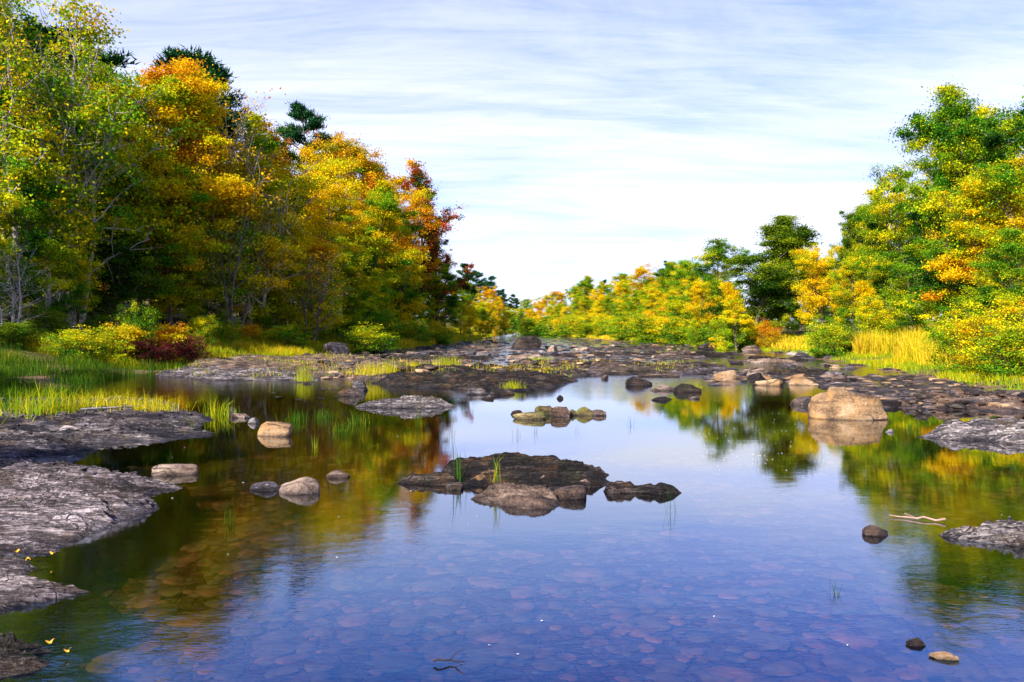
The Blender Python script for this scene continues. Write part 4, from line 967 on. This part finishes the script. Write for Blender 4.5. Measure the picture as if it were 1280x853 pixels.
# footpath in the clearing
pv = []; N_ = 24
for i in range(N_):
    t = i/(N_-1); y = 47+t*22; xc = (985-640)/F*47*(1-t)+t*(1070-640)/F*69+math.sin(t*3)*1.0
    for s in (-1, -.3, .3, 1):
        pv.append((xc+s*.9, y))
pv = np.array(pv); pz = height(pv[:, 0], pv[:, 1])+.03
i = np.array([r*4+c for r in range(N_-1) for c in range(3)])
o = link('path', mesh_np('path', np.column_stack([pv, pz]), [np.stack([i, i+1, i+5, i+4], 1)], smooth=True), plain('path_dust', (.42, .34, .30), .9, .2)); tag(o, kind='structure')

# ------------------------------------------------------------------ sky, sun, camera
w = bpy.data.worlds.new('World'); scn.world = w; w.use_nodes = True; nt = w.node_tree; nt.nodes.clear(); n = N(nt)
el = math.asin(SUN.z); az = math.atan2(SUN.x, SUN.y)
sky = n('ShaderNodeTexSky', sky_type='NISHITA', sun_disc=False, sun_elevation=el, sun_rotation=az % (2*math.pi), air_density=1.0, dust_density=.3, ozone_density=2.5)
tc = n('ShaderNodeTexCoord'); sp = n('ShaderNodeSeparateXYZ'); n.set(sp, 0, tc.outputs['Generated'])
zc = n.math('MAXIMUM', sp.outputs[2], .0)
zd = n.math('ADD', zc, .16)
cx = n.math('DIVIDE', sp.outputs[0], zd); cy = n.math('DIVIDE', sp.outputs[1], zd)
cb = n('ShaderNodeCombineXYZ'); n.set(cb, 0, cx); n.set(cb, 1, cy)
c1 = n.noise(n.mapping(cb.outputs[0], (.38, 1.0, 1), (0, 0, -.22)), 1.1, 9, .62, 1.1)
c2 = n.noise(n.mapping(cb.outputs[0], (.5, 2.6, 1), (0, 0, -.3)), 4.5, 8, .68, .8)
cf = n.math('ADD', n.math('MULTIPLY', c1, .75), n.math('MULTIPLY', c2, .25))
thin = n.math('MULTIPLY', n.math('SUBTRACT', zc, .24), 2.4, clamp=True)         # the veil breaks up overhead
cov = n.ramp(n.math('SUBTRACT', cf, n.math('MULTIPLY', n.math('SUBTRACT', zc, .12, clamp=True), .22)), [(.35, (.34,)*3), (.46, (.66,)*3), (.58, (.96,)*3)])
cov = n.math('MULTIPLY', cov, n.math('SUBTRACT', 1, n.math('MULTIPLY', thin, .75)), clamp=True)
col = n.mix(cov, n.mix(1.0, sky.outputs[0], (.60, .74, 1.40), 'MULTIPLY'), (5.8, 6.0, 6.8))
bg = n('ShaderNodeBackground', Strength=.09); n.set(bg, 'Color', col)
o = n('ShaderNodeOutputWorld'); nt.links.new(bg.outputs[0], o.inputs[0])

ld = bpy.data.lights.new('sun', 'SUN'); ld.energy = 5.0; ld.angle = math.radians(.5); ld.color = (1, .93, .82)
lo = bpy.data.objects.new('sun', ld); C.objects.link(lo); lo.rotation_euler = SUN.to_track_quat('Z', 'Y').to_euler()

cd = bpy.data.cameras.new('camera'); cd.lens = F/1280*36; cd.sensor_width = 36; cd.clip_end = 3000; cd.clip_start = .05
cd.shift_y = -(426.5-HZ)/1280
co = bpy.data.objects.new('camera', cd); C.objects.link(co); co.location = (0, 0, CAMH); co.rotation_euler = (math.radians(90), 0, 0); scn.camera = co
scn.view_settings.view_transform = 'Standard'; scn.view_settings.look = 'None'; scn.view_settings.exposure = 1.18; scn.view_settings.gamma = 1
scn.cycles.max_bounces = 6; scn.cycles.transparent_max_bounces = 8; scn.cycles.diffuse_bounces = 2; scn.cycles.glossy_bounces = 2
